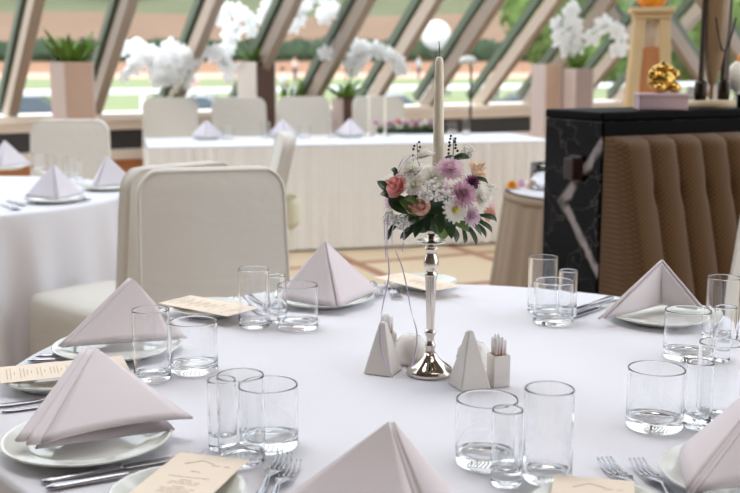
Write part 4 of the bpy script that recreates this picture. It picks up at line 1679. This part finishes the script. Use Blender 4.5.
def pyramid(px, py, label, rz, h=0.082, w=0.062):
    p = P(px, py)
    t = thing('pyramid_shaker', label, 'shaker', (p.x, p.y, TZ + E_), rz, GC)
    mb = MB()
    a = w / 2
    t_ = 0.0055
    vs = [(i * a, j * a, 0) for i, j in ((-1, -1), (1, -1), (1, 1), (-1, 1))] + [(i * t_, j * t_, h) for i, j in ((-1, -1), (1, -1), (1, 1), (-1, 1))]
    mb.add(vs, [(3, 2, 1, 0), (4, 5, 6, 7)] + [(i, (i + 1) % 4, 4 + (i + 1) % 4, 4 + i) for i in range(4)])
    mb.build('body', M['ceramic'], t, mods=[('bevel', 0.0032, 4, 25)]).modifiers['bevel'].harden_normals = True
    ho = MB()
    for k in range(3):
        z = h * (0.55 + 0.12 * k)
        ho.ball((a * (1 - z / h) * 0.92 + 0.0012, 0, z), 0.0012, 1)
    ho.build('pour_holes', M['rubber'], t)
    return t


pyramid(383, 372, 'white ceramic pyramid shaker left of the candlestick', -0.42, h=0.092, w=0.055)
pyramid(469, 386, 'white ceramic pyramid shaker right of the candlestick', 0.36, h=0.097, w=0.057)
p = P(411, 369)
t = thing('round_shaker', 'white ceramic ball shaker just left of the candlestick base', 'shaker', (p.x, p.y + 0.03, TZ + E_), 0, GC)
MB().lathe([(0, 0), (0.014, 0), (0.018, 0.002), (0.027, 0.012), (0.0305, 0.027), (0.028, 0.041), (0.019, 0.052), (0.008, 0.0565), (0, 0.057)], 32).build('body', M['ceramic'], t)
p = P(476, 381)
t = thing('round_shaker', 'white ceramic ball shaker behind the right-hand pyramid shaker', 'shaker', (p.x - 0.0, p.y + 0.055, TZ + E_), 0, GC)
MB().lathe([(0, 0), (0.014, 0), (0.018, 0.002), (0.027, 0.012), (0.0305, 0.027), (0.028, 0.041), (0.019, 0.052), (0.008, 0.0565), (0, 0.057)], 32).build('body', M['ceramic'], t)


def pick_holder(p, label, rz, glabel, n_=13):
    t = thing('toothpick_holder', label, 'toothpick holder', (p.x, p.y, TZ + E_), rz, 'ceramic toothpick holders')
    w, h = 0.031, 0.055
    mb = MB()
    o_ = [(-w / 2, -w / 2), (w / 2, -w / 2), (w / 2, w / 2), (-w / 2, w / 2)]
    i_ = [(x * 0.78, y * 0.78) for x, y in o_]
    vs = [(x, y, 0) for x, y in o_] + [(x, y, h) for x, y in o_] + [(x, y, h) for x, y in i_] + [(x, y, 0.012) for x, y in i_]
    fs = [(3, 2, 1, 0), (12, 13, 14, 15)]
    for k in (0, 4, 8):
        fs += [(k + i, k + (i + 1) % 4, k + 4 + (i + 1) % 4, k + 4 + i) for i in range(4)]
    mb.add(vs, fs).build('body', M['ceramic'], t, smooth=False, mods=[('bevel', 0.0016, 3)])
    proto_ = None
    k = 0
    for i in range(4):
        for j in range(4):
            if k >= n_:
                break
            x, y = -0.0078 + 0.0052 * i + U(-0.0006, 0.0006), -0.0078 + 0.0052 * j + U(-0.0006, 0.0006)
            q = Vector((p.x, p.y, TZ + E_)) + Rz(rz) @ Vector((x, y, 0)) + Vector((0, 0, 0.013))
            if proto_ is None:
                r_ = thing('toothpick', glabel, 'toothpick', q, rz, glabel)
                MB().lathe([(0, 0), (0.0019, 0.002), (0.0021, 0.02), (0.0021, 0.050), (0.0012, 0.056), (0, 0.058)], 8).build('stick', M['pick'], r_)
                MB().lathe([(0.0024, 0.044), (0.0026, 0.05), (0.0030, 0.062), (0.0026, 0.070), (0.0008, 0.073)], 8).build('wrapper', M['film'], r_)
                proto_ = r_
            else:
                r_ = dup(proto_, q, U(0, 3), glabel)
                s_ = U(0.92, 1.04)
                r_.scale = (1, 1, s_)
            k += 1
    return t


pick_holder(P(498, 385), 'white ceramic square toothpick holder right of the right-hand pyramid', 0.32, 'pale wrapped toothpick standing in the right-hand holder')
q = P(383, 372)
pick_holder(q + Vector((0.008, 0.075, 0)), 'white ceramic toothpick holder behind the left-hand pyramid', 0.2, 'pale wrapped toothpick standing behind the left-hand pyramid')

# ---- silver candlestick
CB = P(430, 374)
cs = thing('candlestick', 'polished silver candlestick with fluted stem on the nearest table', 'candlestick', (CB.x, CB.y, TZ + E_))
MB().lathe([(0, 0.0), (0.041, 0.0), (0.042, 0.003), (0.041, 0.009), (0.038, 0.012), (0.032, 0.017), (0.022, 0.024), (0.014, 0.032), (0.010, 0.039), (0, 0.040)], 48).build('base', M['silver'], cs)
MB().lathe([(0, 0.038), (0.009, 0.039), (0.0075, 0.046), (0.0095, 0.050), (0.0095, 0.054), (0.007, 0.058), (0.0065, 0.068), (0.0100, 0.073), (0.0105, 0.078), (0.0075, 0.082), (0, 0.083)], 32).build('lower_knop', M['silver'], cs)
mb = MB()
vs, fs = [], []
nz, na = 8, 64
for i in range(nz + 1):
    z = 0.081 + 0.097 * i / nz
    r0 = 0.0066 + 0.0036 * i / nz
    for j in range(na):
        a = 2 * PI * j / na
        r = r0 * (0.94 + 0.06 * abs(math.cos(6 * a)))
        vs.append((r * math.cos(a), r * math.sin(a), z))
for i in range(nz):
    for j in range(na):
        k = (j + 1) % na
        fs.append((i * na + j, i * na + k, (i + 1) * na + k, (i + 1) * na + j))
mb.add(vs, fs).build('fluted_stem', M['silver'], cs)
MB().lathe([(0, 0.176), (0.0112, 0.177), (0.0115, 0.181), (0.009, 0.184), (0.0085, 0.188), (0.0120, 0.192), (0.0135, 0.198), (0.0132, 0.205), (0.0098, 0.215), (0.008, 0.220), (0.0115, 0.224), (0.0115, 0.228), (0.007, 0.231), (0, 0.232)], 40).build('upper_knop', M['silver'], cs)
MB().lathe([(0, 0.230), (0.006, 0.231), (0.012, 0.2335), (0.0245, 0.2365), (0.0265, 0.239), (0.0255, 0.2405), (0.012, 0.2375), (0.007, 0.239), (0.006, 0.245), (0.009, 0.250), (0.012, 0.256), (0.012, 0.268), (0.0, 0.268)], 40).build('drip_pan', M['silver'], cs)

# ---- bouquet
BC = Vector((CB.x + 0.012, CB.y, TZ + 0.312))
FA = thing('floral_centrepiece', 'bouquet of pink, mauve and white flowers on the silver candlestick', 'flowers', BC)
RX, RY, RZ_ = 0.088, 0.082, 0.068
SC = FPX / (CP * CB.y + SP * (EYE - BC.z))


def bp(px, py, k=1.0, back=False):
    """local point on the bouquet dome under pixel (px, py)"""
    w = A(px, py, CB.y) - BC
    x, z = w.x, w.z
    e = min(0.97, (x / (RX * 1.12)) ** 2 + (z / (RZ_ * 1.15)) ** 2)
    y = RY * math.sqrt(1 - e) * k * (1 if back else -1)
    q = Vector((x, y, z)) * (1 if back else 1)
    # move along the sight line so that the pixel still fits
    if not back:
        w2 = A(px, py, CB.y + y) - BC
        q = Vector((w2.x, y, w2.z))
    return q


def petal(mb, c, fr, ang, l, w, rise, curl, z0=0.0, n=4, m=2, r0=0.0):
    d = Vector((math.cos(ang), math.sin(ang), 0))
    s_ = Vector((-d.y, d.x, 0))

    def f(u, v):
        ww = w * math.sin(PI * (0.12 + 0.80 * u)) ** 0.7
        q = d * (r0 + l * u * math.cos(rise)) + s_ * ((v - 0.5) * ww)
        q.z = z0 + l * u * math.sin(rise) + curl * u * u - 0.18 * ww * (1 - (2 * v - 1) ** 2)
        return c + fr @ q
    mb.patch(f, n, m)


def mum(px, py, r, m, name='chrysanthemum', k=1.0, dense=1.0, back=False, pos=None):
    c = pos if pos is not None else bp(px, py, k, back)
    fr = frame(c + Vector((0, 0, 0.03)))
    mb = MB()
    for j in range(6):
        n_ = int((20 - 2 * j) * dense)
        rise = 0.05 + j * 0.25
        for i in range(n_):
            petal(mb, c, fr, 2 * PI * (i + 0.5 * j) / n_ + U(-0.08, 0.08), r * (1.0 - 0.12 * j) * U(0.88, 1.06), r * 0.24, rise, r * 0.10, z0=j * r * 0.04)
    return mb.build(name, m, FA)


def daisy(px, py, r, k=1.0, name='white_daisy', layers=2, back=False):
    c = bp(px, py, k, back)
    fr = frame(c + Vector((0, 0, 0.015)))
    mb = MB()
    for j in range(layers):
        n_ = 15 - j
        for i in range(n_):
            petal(mb, c, fr, 2 * PI * (i + 0.5 * j) / n_ + U(-0.05, 0.05), r * (1 - 0.12 * j) * U(0.9, 1.05), r * 0.36, 0.10 + 0.28 * j, -r * 0.06, z0=0.0015 * j)
    o_ = mb.build(name, M['white_petal'], FA)
    cb = MB()
    cb.ball(c + fr @ Vector((0, 0, r * 0.12)), r * 0.24, 2, (1, 1, 1), 0.08)
    cb.build('flower_centre', M['yellowc'], o_)
    return o_


def rose(px, py, r, m, k=1.0, tall=1.0, aim=None, back=False):
    c = bp(px, py, k, back)
    fr = frame(aim if aim else c + Vector((0, 0, 0.03)))
    mb = MB()
    rings = [(0.16, 3, 0.9), (0.32, 4, 0.8), (0.52, 5, 0.62), (0.75, 5, 0.42), (0.98, 6, 0.18)]
    for j, (rr, n_, hh) in enumerate(rings):
        for i in range(n_):
            a0 = 2 * PI * i / n_ + j * 0.9
            wid = 2 * PI / n_ * 0.72

            def f(u, v, a0=a0, wid=wid, rr=rr, hh=hh, j=j):
                a = a0 + (v - 0.5) * 2 * wid
                edge = 1 - 0.25 * (2 * v - 1) ** 2
                rad = r * (0.12 + (rr - 0.12) * (u ** 0.8)) * (1 + 0.10 * u * u * rr) * (1 - (0.9, 0.55, 0.25, 0.05, 0)[j] * u ** 3)
                z = r * tall * (-0.55 + (hh + 0.55) * u * edge) - r * 0.10 * rr * max(0, u - 0.8) * 5
                return c + fr @ Vector((rad * math.cos(a), rad * math.sin(a), z))
            mb.patch(f, 6, 6)
    return mb.build('rose', m, FA)


def gyp(px, py, r, n_, k=1.08):
    c = bp(px, py, k)
    mb = MB()
    st = MB()
    for _ in range(int(n_ * 1.5)):
        d = Vector((U(-1, 1), U(-1, 0.5), U(-1, 1)))
        while d.length > 1:
            d = Vector((U(-1, 1), U(-1, 0.5), U(-1, 1)))
        q = c + d * r
        mb.ball(q, U(0.0020, 0.0033), 1, (1, 1, 0.8), 0.1)
        if R() < 0.25:
            st.tube([c * 0.85, q], 0.0004, 4, cap=False)
    o_ = mb.build('gypsophila_spray', M['baby'], FA, smooth=False)
    o_['kind'] = 'stuff'
    st.build('stems', M['stemgreen'], o_)


def leaf(px0, py0, px1, py1, w, m, k0=0.75, k1=1.0, bend=0.012):
    a, b = bp(px0, py0, k0), bp(px1, py1, k1)
    mb = MB()
    d = b - a
    s_ = d.cross(Vector((a.x * 0.4, -1, 0.5))).normalized()
    n_ = s_.cross(d).normalized()
    if n_.y > 0:
        n_ = -n_

    def f(u, v):
        ww = w * (math.sin(PI * min(1, 0.06 + 0.94 * u)) ** 0.75)
        return a + d * u + s_ * ((v - 0.5) * ww) + n_ * (bend * math.sin(PI * u) - 0.25 * ww * (1 - abs(2 * v - 1)))
    mb.patch(f, 8, 4)
    return mb.build('leaf', m, FA)


# floral foam holding the stems
MB().ball((-0.012, 0, -0.02), 0.048, 3, (1.0, 1.0, 0.62), 0.03).build('foam', M['leafdark'], FA)
mum(449, 171, 0.0275, M['mum_pink'])
mum(462, 195, 0.026, M['mum_mauve'])
mum(470, 216, 0.020, M['mum_lilac'], dense=0.8)
mum(472, 183, 0.016, M['plum'], dense=0.8, k=0.85)
daisy(455, 210, 0.0235, 1.08)
mum(480, 198, 0.024, M['white_petal'], 'white_chrysanthemum', 0.95)
mum(411, 171, 0.025, M['white_petal'], 'white_chrysanthemum', 0.95)
mum(424, 157, 0.022, M['white_petal'], 'white_chrysanthemum', 0.7)
mum(415, 186, 0.020, M['white_petal'], 'white_chrysanthemum', 0.95)
mum(433, 178, 0.022, M['white_petal'], 'white_chrysanthemum', 0.95)
rose(397, 186, 0.021, M['coral'], 0.9, 1.4, Vector((-0.9, -0.5, 0.5)))
rose(421, 206, 0.0155, M['salmon'], 1.05)
rose(412, 207, 0.011, M['salmon'], 1.02)
rose(478, 170, 0.018, M['peach'], 0.8, 1.3, Vector((0.8, -0.5, 0.9)))
rose(489, 213, 0.014, M['salmon'], 0.75, 1.2, Vector((0.9, -0.6, -0.1)))
daisy(451, 189, 0.006, 1.1, 'yellow_button_flower', 1)
gyp(433, 190, 0.020, 46)
gyp(424, 196, 0.013, 24)
gyp(446, 196, 0.014, 24)
gyp(391, 218, 0.013, 34, 0.8)
gyp(403, 222, 0.014, 30, 0.95)
gyp(490, 188, 0.013, 30, 0.7)
gyp(468, 152, 0.012, 26, 0.7)
gyp(486, 196, 0.011, 20, 0.9)
for a_ in ((396, 198, 377, 181, 0.017), (396, 200, 380, 194, 0.012), (402, 190, 394, 170, 0.012), (400, 178, 391, 169, 0.009)):
    leaf(*a_, M['leafdark'], 0.5, 0.4)
for a_ in ((410, 212, 388, 199, 0.030), (430, 212, 405, 196, 0.022), (425, 213, 408, 221, 0.024), (428, 215, 420, 233, 0.026), (420, 222, 403, 240, 0.014), (425, 225, 406, 233, 0.012), (420, 228, 400, 239, 0.010)):
    leaf(*a_, M['leafdark'], 0.75, 1.0)
leaf(404, 198, 421, 206, 0.012, M['leafmid'], 0.9, 1.1)
leaf(400, 200, 416, 217, 0.014, M['leafmid'], 0.9, 1.1)
leaf(436, 215, 445, 239, 0.026, M['leafmid'], 0.9, 1.1)
leaf(441, 214, 436, 234, 0.022, M['leafdark'], 0.9, 1.05)
leaf(447, 222, 456, 243, 0.013, M['leafdark'], 0.9, 1.0)
leaf(452, 222, 470, 232, 0.016, M['leafmid'], 0.9, 1.0)
for a_ in ((465, 222, 476, 246, 0.009), (470, 220, 486, 238, 0.009), (474, 219, 492, 233, 0.009), (478, 215, 497, 222, 0.010), (462, 224, 464, 244, 0.008), (470, 178, 488, 184, 0.008), (450, 160, 470, 158, 0.012), (440, 165, 455, 158, 0.012), (395, 222, 388, 240, 0.008)):
    leaf(*a_, M['leafdark'], 0.7, 0.8)
# berry sprigs
for bx, by, n_ in ((453, 137, 13), (417, 143, 8), (427, 175, 6)):
    b0 = bp(bx - 1, by + 26, 0.5)
    b1 = bp(bx, by, 0.3)
    mb = MB()
    mb.tube([b0, b0.lerp(b1, 0.5) + Vector((0.002, 0, 0)), b1], 0.0008, 5)
    st = mb.build('berry_sprig', M['stemgreen'], FA)
    mb = MB()
    for i in range(n_):
        q = b0.lerp(b1, 0.35 + 0.65 * i / (n_ - 1))
        s_ = 0.009 * (1 - 0.6 * i / n_)
        mb.ball(q + Vector((s_ * (1 if i % 2 else -1) * U(0.5, 1), U(-0.004, 0.004), U(-0.001, 0.004))), 0.0026, 1)
    mb.build('berries', M['berry'], st)
# far side of the bouquet
for i in range(10):
    a = 0.25 + i * 0.29
    q = Vector((RX * math.cos(a), RY * 0.92 * math.sin(a), U(-0.02, 0.04)))
    mum(0, 0, U(0.018, 0.026), [M['mum_pink'], M['white_petal'], M['mum_mauve'], M['peach']][i % 4], 'flower_head', pos=q)
for i in range(9):
    a = i * 0.7
    q0 = Vector((0.04 * math.cos(a), 0.04 * math.sin(a), -0.02))
    q1 = Vector((0.09 * math.cos(a), 0.085 * math.sin(a), -0.055))
    mb = MB()
    blade(mb, q0, q1, 0.028, 0.01, 8)
    mb.build('leaf', M['leafdark'], FA)
# top cover around the candle
for i in range(7):
    a = i * 0.9
    q = Vector((-0.012 + 0.035 * math.cos(a), 0.035 * math.sin(a), 0.045))
    mum(0, 0, 0.017, [M['white_petal'], M['mum_pink'], M['white_petal']][i % 3], 'flower_head', pos=q)


def ribbon(pts, w=0.0022):
    loc = [A(x, y, Y) - BC for x, y, Y in pts]
    sm = []
    for i in range(len(loc) - 1):
        p0 = loc[max(i - 1, 0)]
        p1, p2 = loc[i], loc[i + 1]
        p3 = loc[min(i + 2, len(loc) - 1)]
        for k in range(8):
            u = k / 8
            sm.append(0.5 * ((2 * p1) + (p2 - p0) * u + (2 * p0 - 5 * p1 + 4 * p2 - p3) * u * u + (3 * p1 - p0 - 3 * p2 + p3) * u ** 3))
    sm.append(loc[-1])
    mb = MB()
    n_ = len(sm)

    def f(u, v):
        i = min(int(round(u * (n_ - 1))), n_ - 1)
        tw = Vector((math.cos(i * 0.18), 0.5 * math.sin(i * 0.18), 0.25 * math.sin(i * 0.1))).normalized()
        return sm[i] + tw * ((v - 0.5) * w)
    mb.patch(f, n_ - 1, 1)
    return mb.build('ribbon', M['ribbon'], FA, mods=[('solid', 0.0005, 0)])


yr = CB.y - 0.055
ribbon([(388, 214, yr), (387, 245, yr), (389, 275, yr), (382, 310, yr - 0.01), (380, 340, yr - 0.02), (386, 366, yr - 0.03), (393, 377.5, yr - 0.045)])
ribbon([(396, 216, yr), (392, 240, yr), (403, 270, yr), (411, 310, yr - 0.01), (417, 335, yr - 0.02), (413, 362, yr - 0.03), (403, 375.5, yr - 0.04), (394, 378.5, yr - 0.045)])
ribbon([(384, 220, yr), (385, 240, yr), (386, 258, yr)], 0.0018)
ribbon([(403, 222, yr), (404, 240, yr), (402, 252, yr)], 0.0018)
ribbon([(397, 178, yr - 0.01), (402, 166, yr - 0.02), (412, 155, yr - 0.01), (416, 158, yr - 0.01), (420, 166, yr)], 0.0022)
ribbon([(412, 155, yr - 0.01), (404, 158, yr - 0.02), (398, 168, yr - 0.015)], 0.0018)

# ---- candle
zc0 = 0.362
tipz = A(436, 57, CB.y).z - TZ
cd = thing('candle', 'tall ivory taper candle standing in the bouquet on the candlestick', 'candle', (CB.x + 0.0105, CB.y, TZ))
MB().lathe([(0, zc0 - 0.03), (0.0102, zc0 - 0.03), (0.0098, zc0 + 0.03), (0.0078, tipz - 0.03), (0.0070, tipz - 0.008), (0.0055, tipz - 0.002), (0.003, tipz + 0.0005), (0, tipz - 0.001)], 32).build('wax_body', M['wax'], cd)
MB().tube([(0, 0, tipz - 0.004), (0, 0, tipz + 0.012), (-0.001, 0, tipz + 0.026)], [0.0011, 0.001, 0.0007], 6).build('wick', M['wick'], cd)

# ================================================================== OTHER TABLES' SETTINGS
GF = 'napkins on the left round table'


def far_napkin(c, z, h, w, rz, label, group, shape=None):
    c = Vector((c[0], c[1], z))
    f = lambda x, y, zz=0: c + Rz(rz) @ Vector((x, y, 0)) + Vector((0, 0, zz))
    return napkin(f(0, 0, h), f(0, -w * 0.42), f(-w * 0.5, w * 0.25), f(w * 0.5, w * 0.25), label, M['napkin_far'], bulge=0.008, folds=False, group=group, gap=0.006)


GTP = 'dinner plates on the left round table'


def t2_set(px, py, rz, plab, nlab, h=0.13, w=0.23):
    p = P(px, py, TZ + 0.016)
    plate(p, 0.120, plab, GTP)
    far_napkin(p, ZP, h, w, rz, nlab, GF)


t2_set(55, 198, 0.35, 'plate under the nearest napkin on the left round table', 'nearest pale napkin tent on the left round table')
t2_set(108, 186, -0.35, 'plate under the napkin at the right of the left round table', 'pale napkin tent at the right side of the left round table')
t2_set(6, 166, 0.0, 'plate under the far napkin at the left edge', 'pale napkin tent at the left edge on the left round table')
for i, (px, py, k, lab) in enumerate([(62, 182, 'highball_glass', 'tall glass on the left round table, leftmost of the cluster between napkins'), (72, 178, 'tumbler', 'tumbler on the left round table, middle of the cluster between napkins'),
                                      (80, 184, 'shot_glass', 'shot glass on the left round table, rightmost of the cluster between napkins'), (40, 172, 'tumbler', 'tumbler on the left round table behind the nearest napkin')]):
    glass(k, px, py, lab, group='glasses on the left round table')
cutlery('knife', (26, 207), (0, 199), 'knife at the left edge of the left round table', group='cutlery on the left round table')
cutlery('spoon', (18, 211), (-8, 202), 'spoon at the left edge of the left round table', group='cutlery on the left round table')
cutlery('fork', (90, 201), (75, 198), 'fork right of the nearest plate on the left round table', group='cutlery on the left round table')

# head table
ZH = 0.7515


def HP(px, py):
    return P(px, py, ZH)


for i, (px, py, lab) in enumerate([(207, 139, 'first'), (283, 138, 'second'), (350, 137, 'third')]):
    p = HP(px, py)
    pl_ = plate(p, 0.120, 'plate on the head table, %s from the left' % lab, 'dinner plates on the head table', z=ZH)
    far_napkin(p, ZH + 0.0215, 0.12, 0.24, U(-0.5, 0.5), 'white napkin tent on the head table, %s from the left' % lab, 'napkins on the head table')
for px, py, k, lab in [(228, 139, 'tumbler', 'tumbler on the head table right of the first napkin'), (305, 138, 'tumbler', 'tumbler on the head table right of the second napkin'),
                       (266, 138, 'highball_glass', 'tall glass on the head table left of the second napkin'), (332, 137, 'highball_glass', 'tall glass on the head table left of the third napkin'),
                       (452, 134, 'tumbler', 'tumbler on the head table right of the candle'), (466, 135, 'highball_glass', 'tall glass at the right part of the head table')]:
    glass(k, px, py, lab, z=ZH, group='glasses on the head table')
for px, py, rz, lab in [(245, 139, 0.3, 'cream menu card on the head table between first and second napkin'), (316, 138, 0.2, 'cream menu card on the head table between second and third napkin')]:
    c = HP(px, py)
    menu_card(c, rz + ha + PI / 2, lab, text=False, zc=ZH + 0.0012)
fgp = HP(408, 133)
ga = thing('flower_garland', 'low pink and green flower arrangement on the head table', 'flowers', fgp, ha)
for i in range(22):
    x = -0.26 + 0.52 * i / 21
    q = Vector((x, U(-0.03, 0.03), U(0.05, 0.09)))
    mb = MB()
    fr_ = frame(Vector((U(-0.4, 0.4), -0.8, 0.8)))
    for j in range(4):
        for k in range(9):
            petal(mb, q, fr_, 2 * PI * (k + 0.5 * j) / 9, 0.034 * (1 - 0.15 * j), 0.02, 0.1 + 0.3 * j, 0.004, z0=0.002 * j)
    mb.build('flower_head', [M['mum_pink'], M['white_petal'], M['coral'], M['mum_mauve'], M['white_petal']][i % 5], ga)
mb = MB()
for i in range(60):
    b = Vector((U(-0.26, 0.26), U(-0.03, 0.03), 0.02))
    blade(mb, b, b + Vector((U(-0.08, 0.08), U(-0.08, 0.05), U(0.0, 0.07))), 0.03, 0.01, 4)
mb.build('leaves', M['leafmid'], ga)
MB().box((0, 0, 0.02), (0.5, 0.09, 0.04)).build('tray', M['leafdark'], ga, smooth=False)
for px, lab in ((369, 'ivory candle on the head table, left of the pair'), (385, 'ivory candle on the head table, right of the pair')):
    p = HP(px, 136)
    c_ = thing('candle', lab, 'candle', p, 0, 'candles on the head table')
    MB().lathe([(0, 0), (0.045, 0), (0.046, 0.006), (0.012, 0.012), (0.012, 0.03), (0, 0.03)], 20).build('holder', M['silver'], c_)
    MB().lathe([(0, 0.031), (0.011, 0.031), (0.010, 0.30), (0.006, 0.31), (0, 0.312)], 16).build('wax_body', M['wax'], c_)
    MB().tube([(0, 0, 0.31), (0, 0, 0.325)], 0.0012, 5).build('wick', M['wick'], c_)

# side table things
def blob_flower(px, py, m, label, group='loose flowers on the side table'):
    p = P(px, py, 0.7505)
    t = thing('cut_flower', label, 'flower', p, U(0, 3), group)
    mb = MB()
    for j in range(5):
        for k in range(11):
            petal(mb, Vector((0, 0, 0.004)), Matrix.Identity(3), 2 * PI * (k + 0.5 * j) / 11, 0.035 * (1 - 0.13 * j), 0.018, 0.12 + 0.3 * j, 0.004, z0=0.003 * j)
    mb.build('petals', m, t)
    MB().ball((0, 0, 0.006), 0.006, 1).build('calyx', M['stemgreen'], t)
    return t


blob_flower(512, 189, mat('bright_yellow_petals', S(250, 186, 40), 0.6), 'bright yellow flower head at the left of the taupe side table')
blob_flower(521, 187, M['mum_pink'], 'pink flower head right of the yellow one on the side table')
blob_flower(531, 189, M['peach'], 'peach flower head beside the glass bowl on the side table')
vp = P(543, 190, 0.7505)
gv = MB().lathe([(0, 0.001), (0.04, 0.0), (0.055, 0.01), (0.06, 0.05), (0.058, 0.12), (0.056, 0.1205), (0.055, 0.05), (0.05, 0.014), (0, 0.008)], 40).build('glass_bowl', M['glass'])
gv.location = vp
tag(gv, 'clear glass bowl on the taupe side table', 'bowl')

# ================================================================== LIGHT
w = bpy.data.worlds.new('sky')
scene.world = w
w.use_nodes = True
nt = w.node_tree
bg = nt.nodes['Background']
tc = nt.nodes.new('ShaderNodeTexCoord')
sep = nt.nodes.new('ShaderNodeSeparateXYZ')
nt.links.new(tc.outputs['Generated'], sep.inputs[0])
rp = nt.nodes.new('ShaderNodeValToRGB')
rp.color_ramp.elements[0].position = 0.0
rp.color_ramp.elements[0].color = (0.96, 0.98, 1.0, 1)
rp.color_ramp.elements[1].position = 0.8
rp.color_ramp.elements[1].color = (0.78, 0.88, 1.0, 1)
nt.links.new(sep.outputs['Z'], rp.inputs[0])
nt.links.new(rp.outputs[0], bg.inputs['Color'])
bg.inputs['Strength'].default_value = 2.0

sun = bpy.data.objects.new('sun', bpy.data.lights.new('sun', 'SUN'))
COL.objects.link(sun)
sun.data.energy = 2.2
sun.data.angle = math.radians(25)
sun.data.color = (1.0, 0.96, 0.9)
sun.rotation_euler = Vector((-0.5, -0.5, 0.7)).to_track_quat('Z', 'Y').to_euler()


def added_fill_lamp(x, y, sx, sy, e, col, lab):  # unseen fill lamp, added to brighten table tops from overhead
    t = thing('added_fill_lamp', lab, 'lamp', (x, y, TOPZ - 0.002), 0, 'added ceiling fill lamps')
    MB().box((0, 0, -0.02), (sx + 0.06, sy + 0.06, 0.038)).build('housing', M['white_paint'], t, smooth=False)
    l = bpy.data.objects.new('ceiling_light', bpy.data.lights.new('ceiling_light', 'AREA'))
    COL.objects.link(l)
    l.data.shape = 'RECTANGLE'
    l.data.size, l.data.size_y = sx, sy
    l.data.energy = e
    l.data.color = col
    l.location = (x, y, TOPZ - 0.045)


added_fill_lamp(-0.3, 2.5, 2.6, 1.6, 58, (1.0, 0.97, 0.95), 'unseen fill lamp added over the nearest round table')
added_fill_lamp(1.6, 0.2, 2.4, 1.2, 12, (1.0, 0.96, 0.92), 'unseen fill lamp added over the near right corner')

scene.cycles.max_bounces = 14
scene.cycles.transmission_bounces = 14
scene.cycles.transparent_max_bounces = 24
scene.cycles.diffuse_bounces = 4
scene.cycles.glossy_bounces = 5
scene.cycles.use_denoising = True
scene.cycles.sample_clamp_indirect = 6
vs_ = scene.view_settings
vs_.view_transform = 'Standard'
vs_.look = 'None'
vs_.gamma = 1
vs_.use_curve_mapping = False
vs_.exposure = 0.43
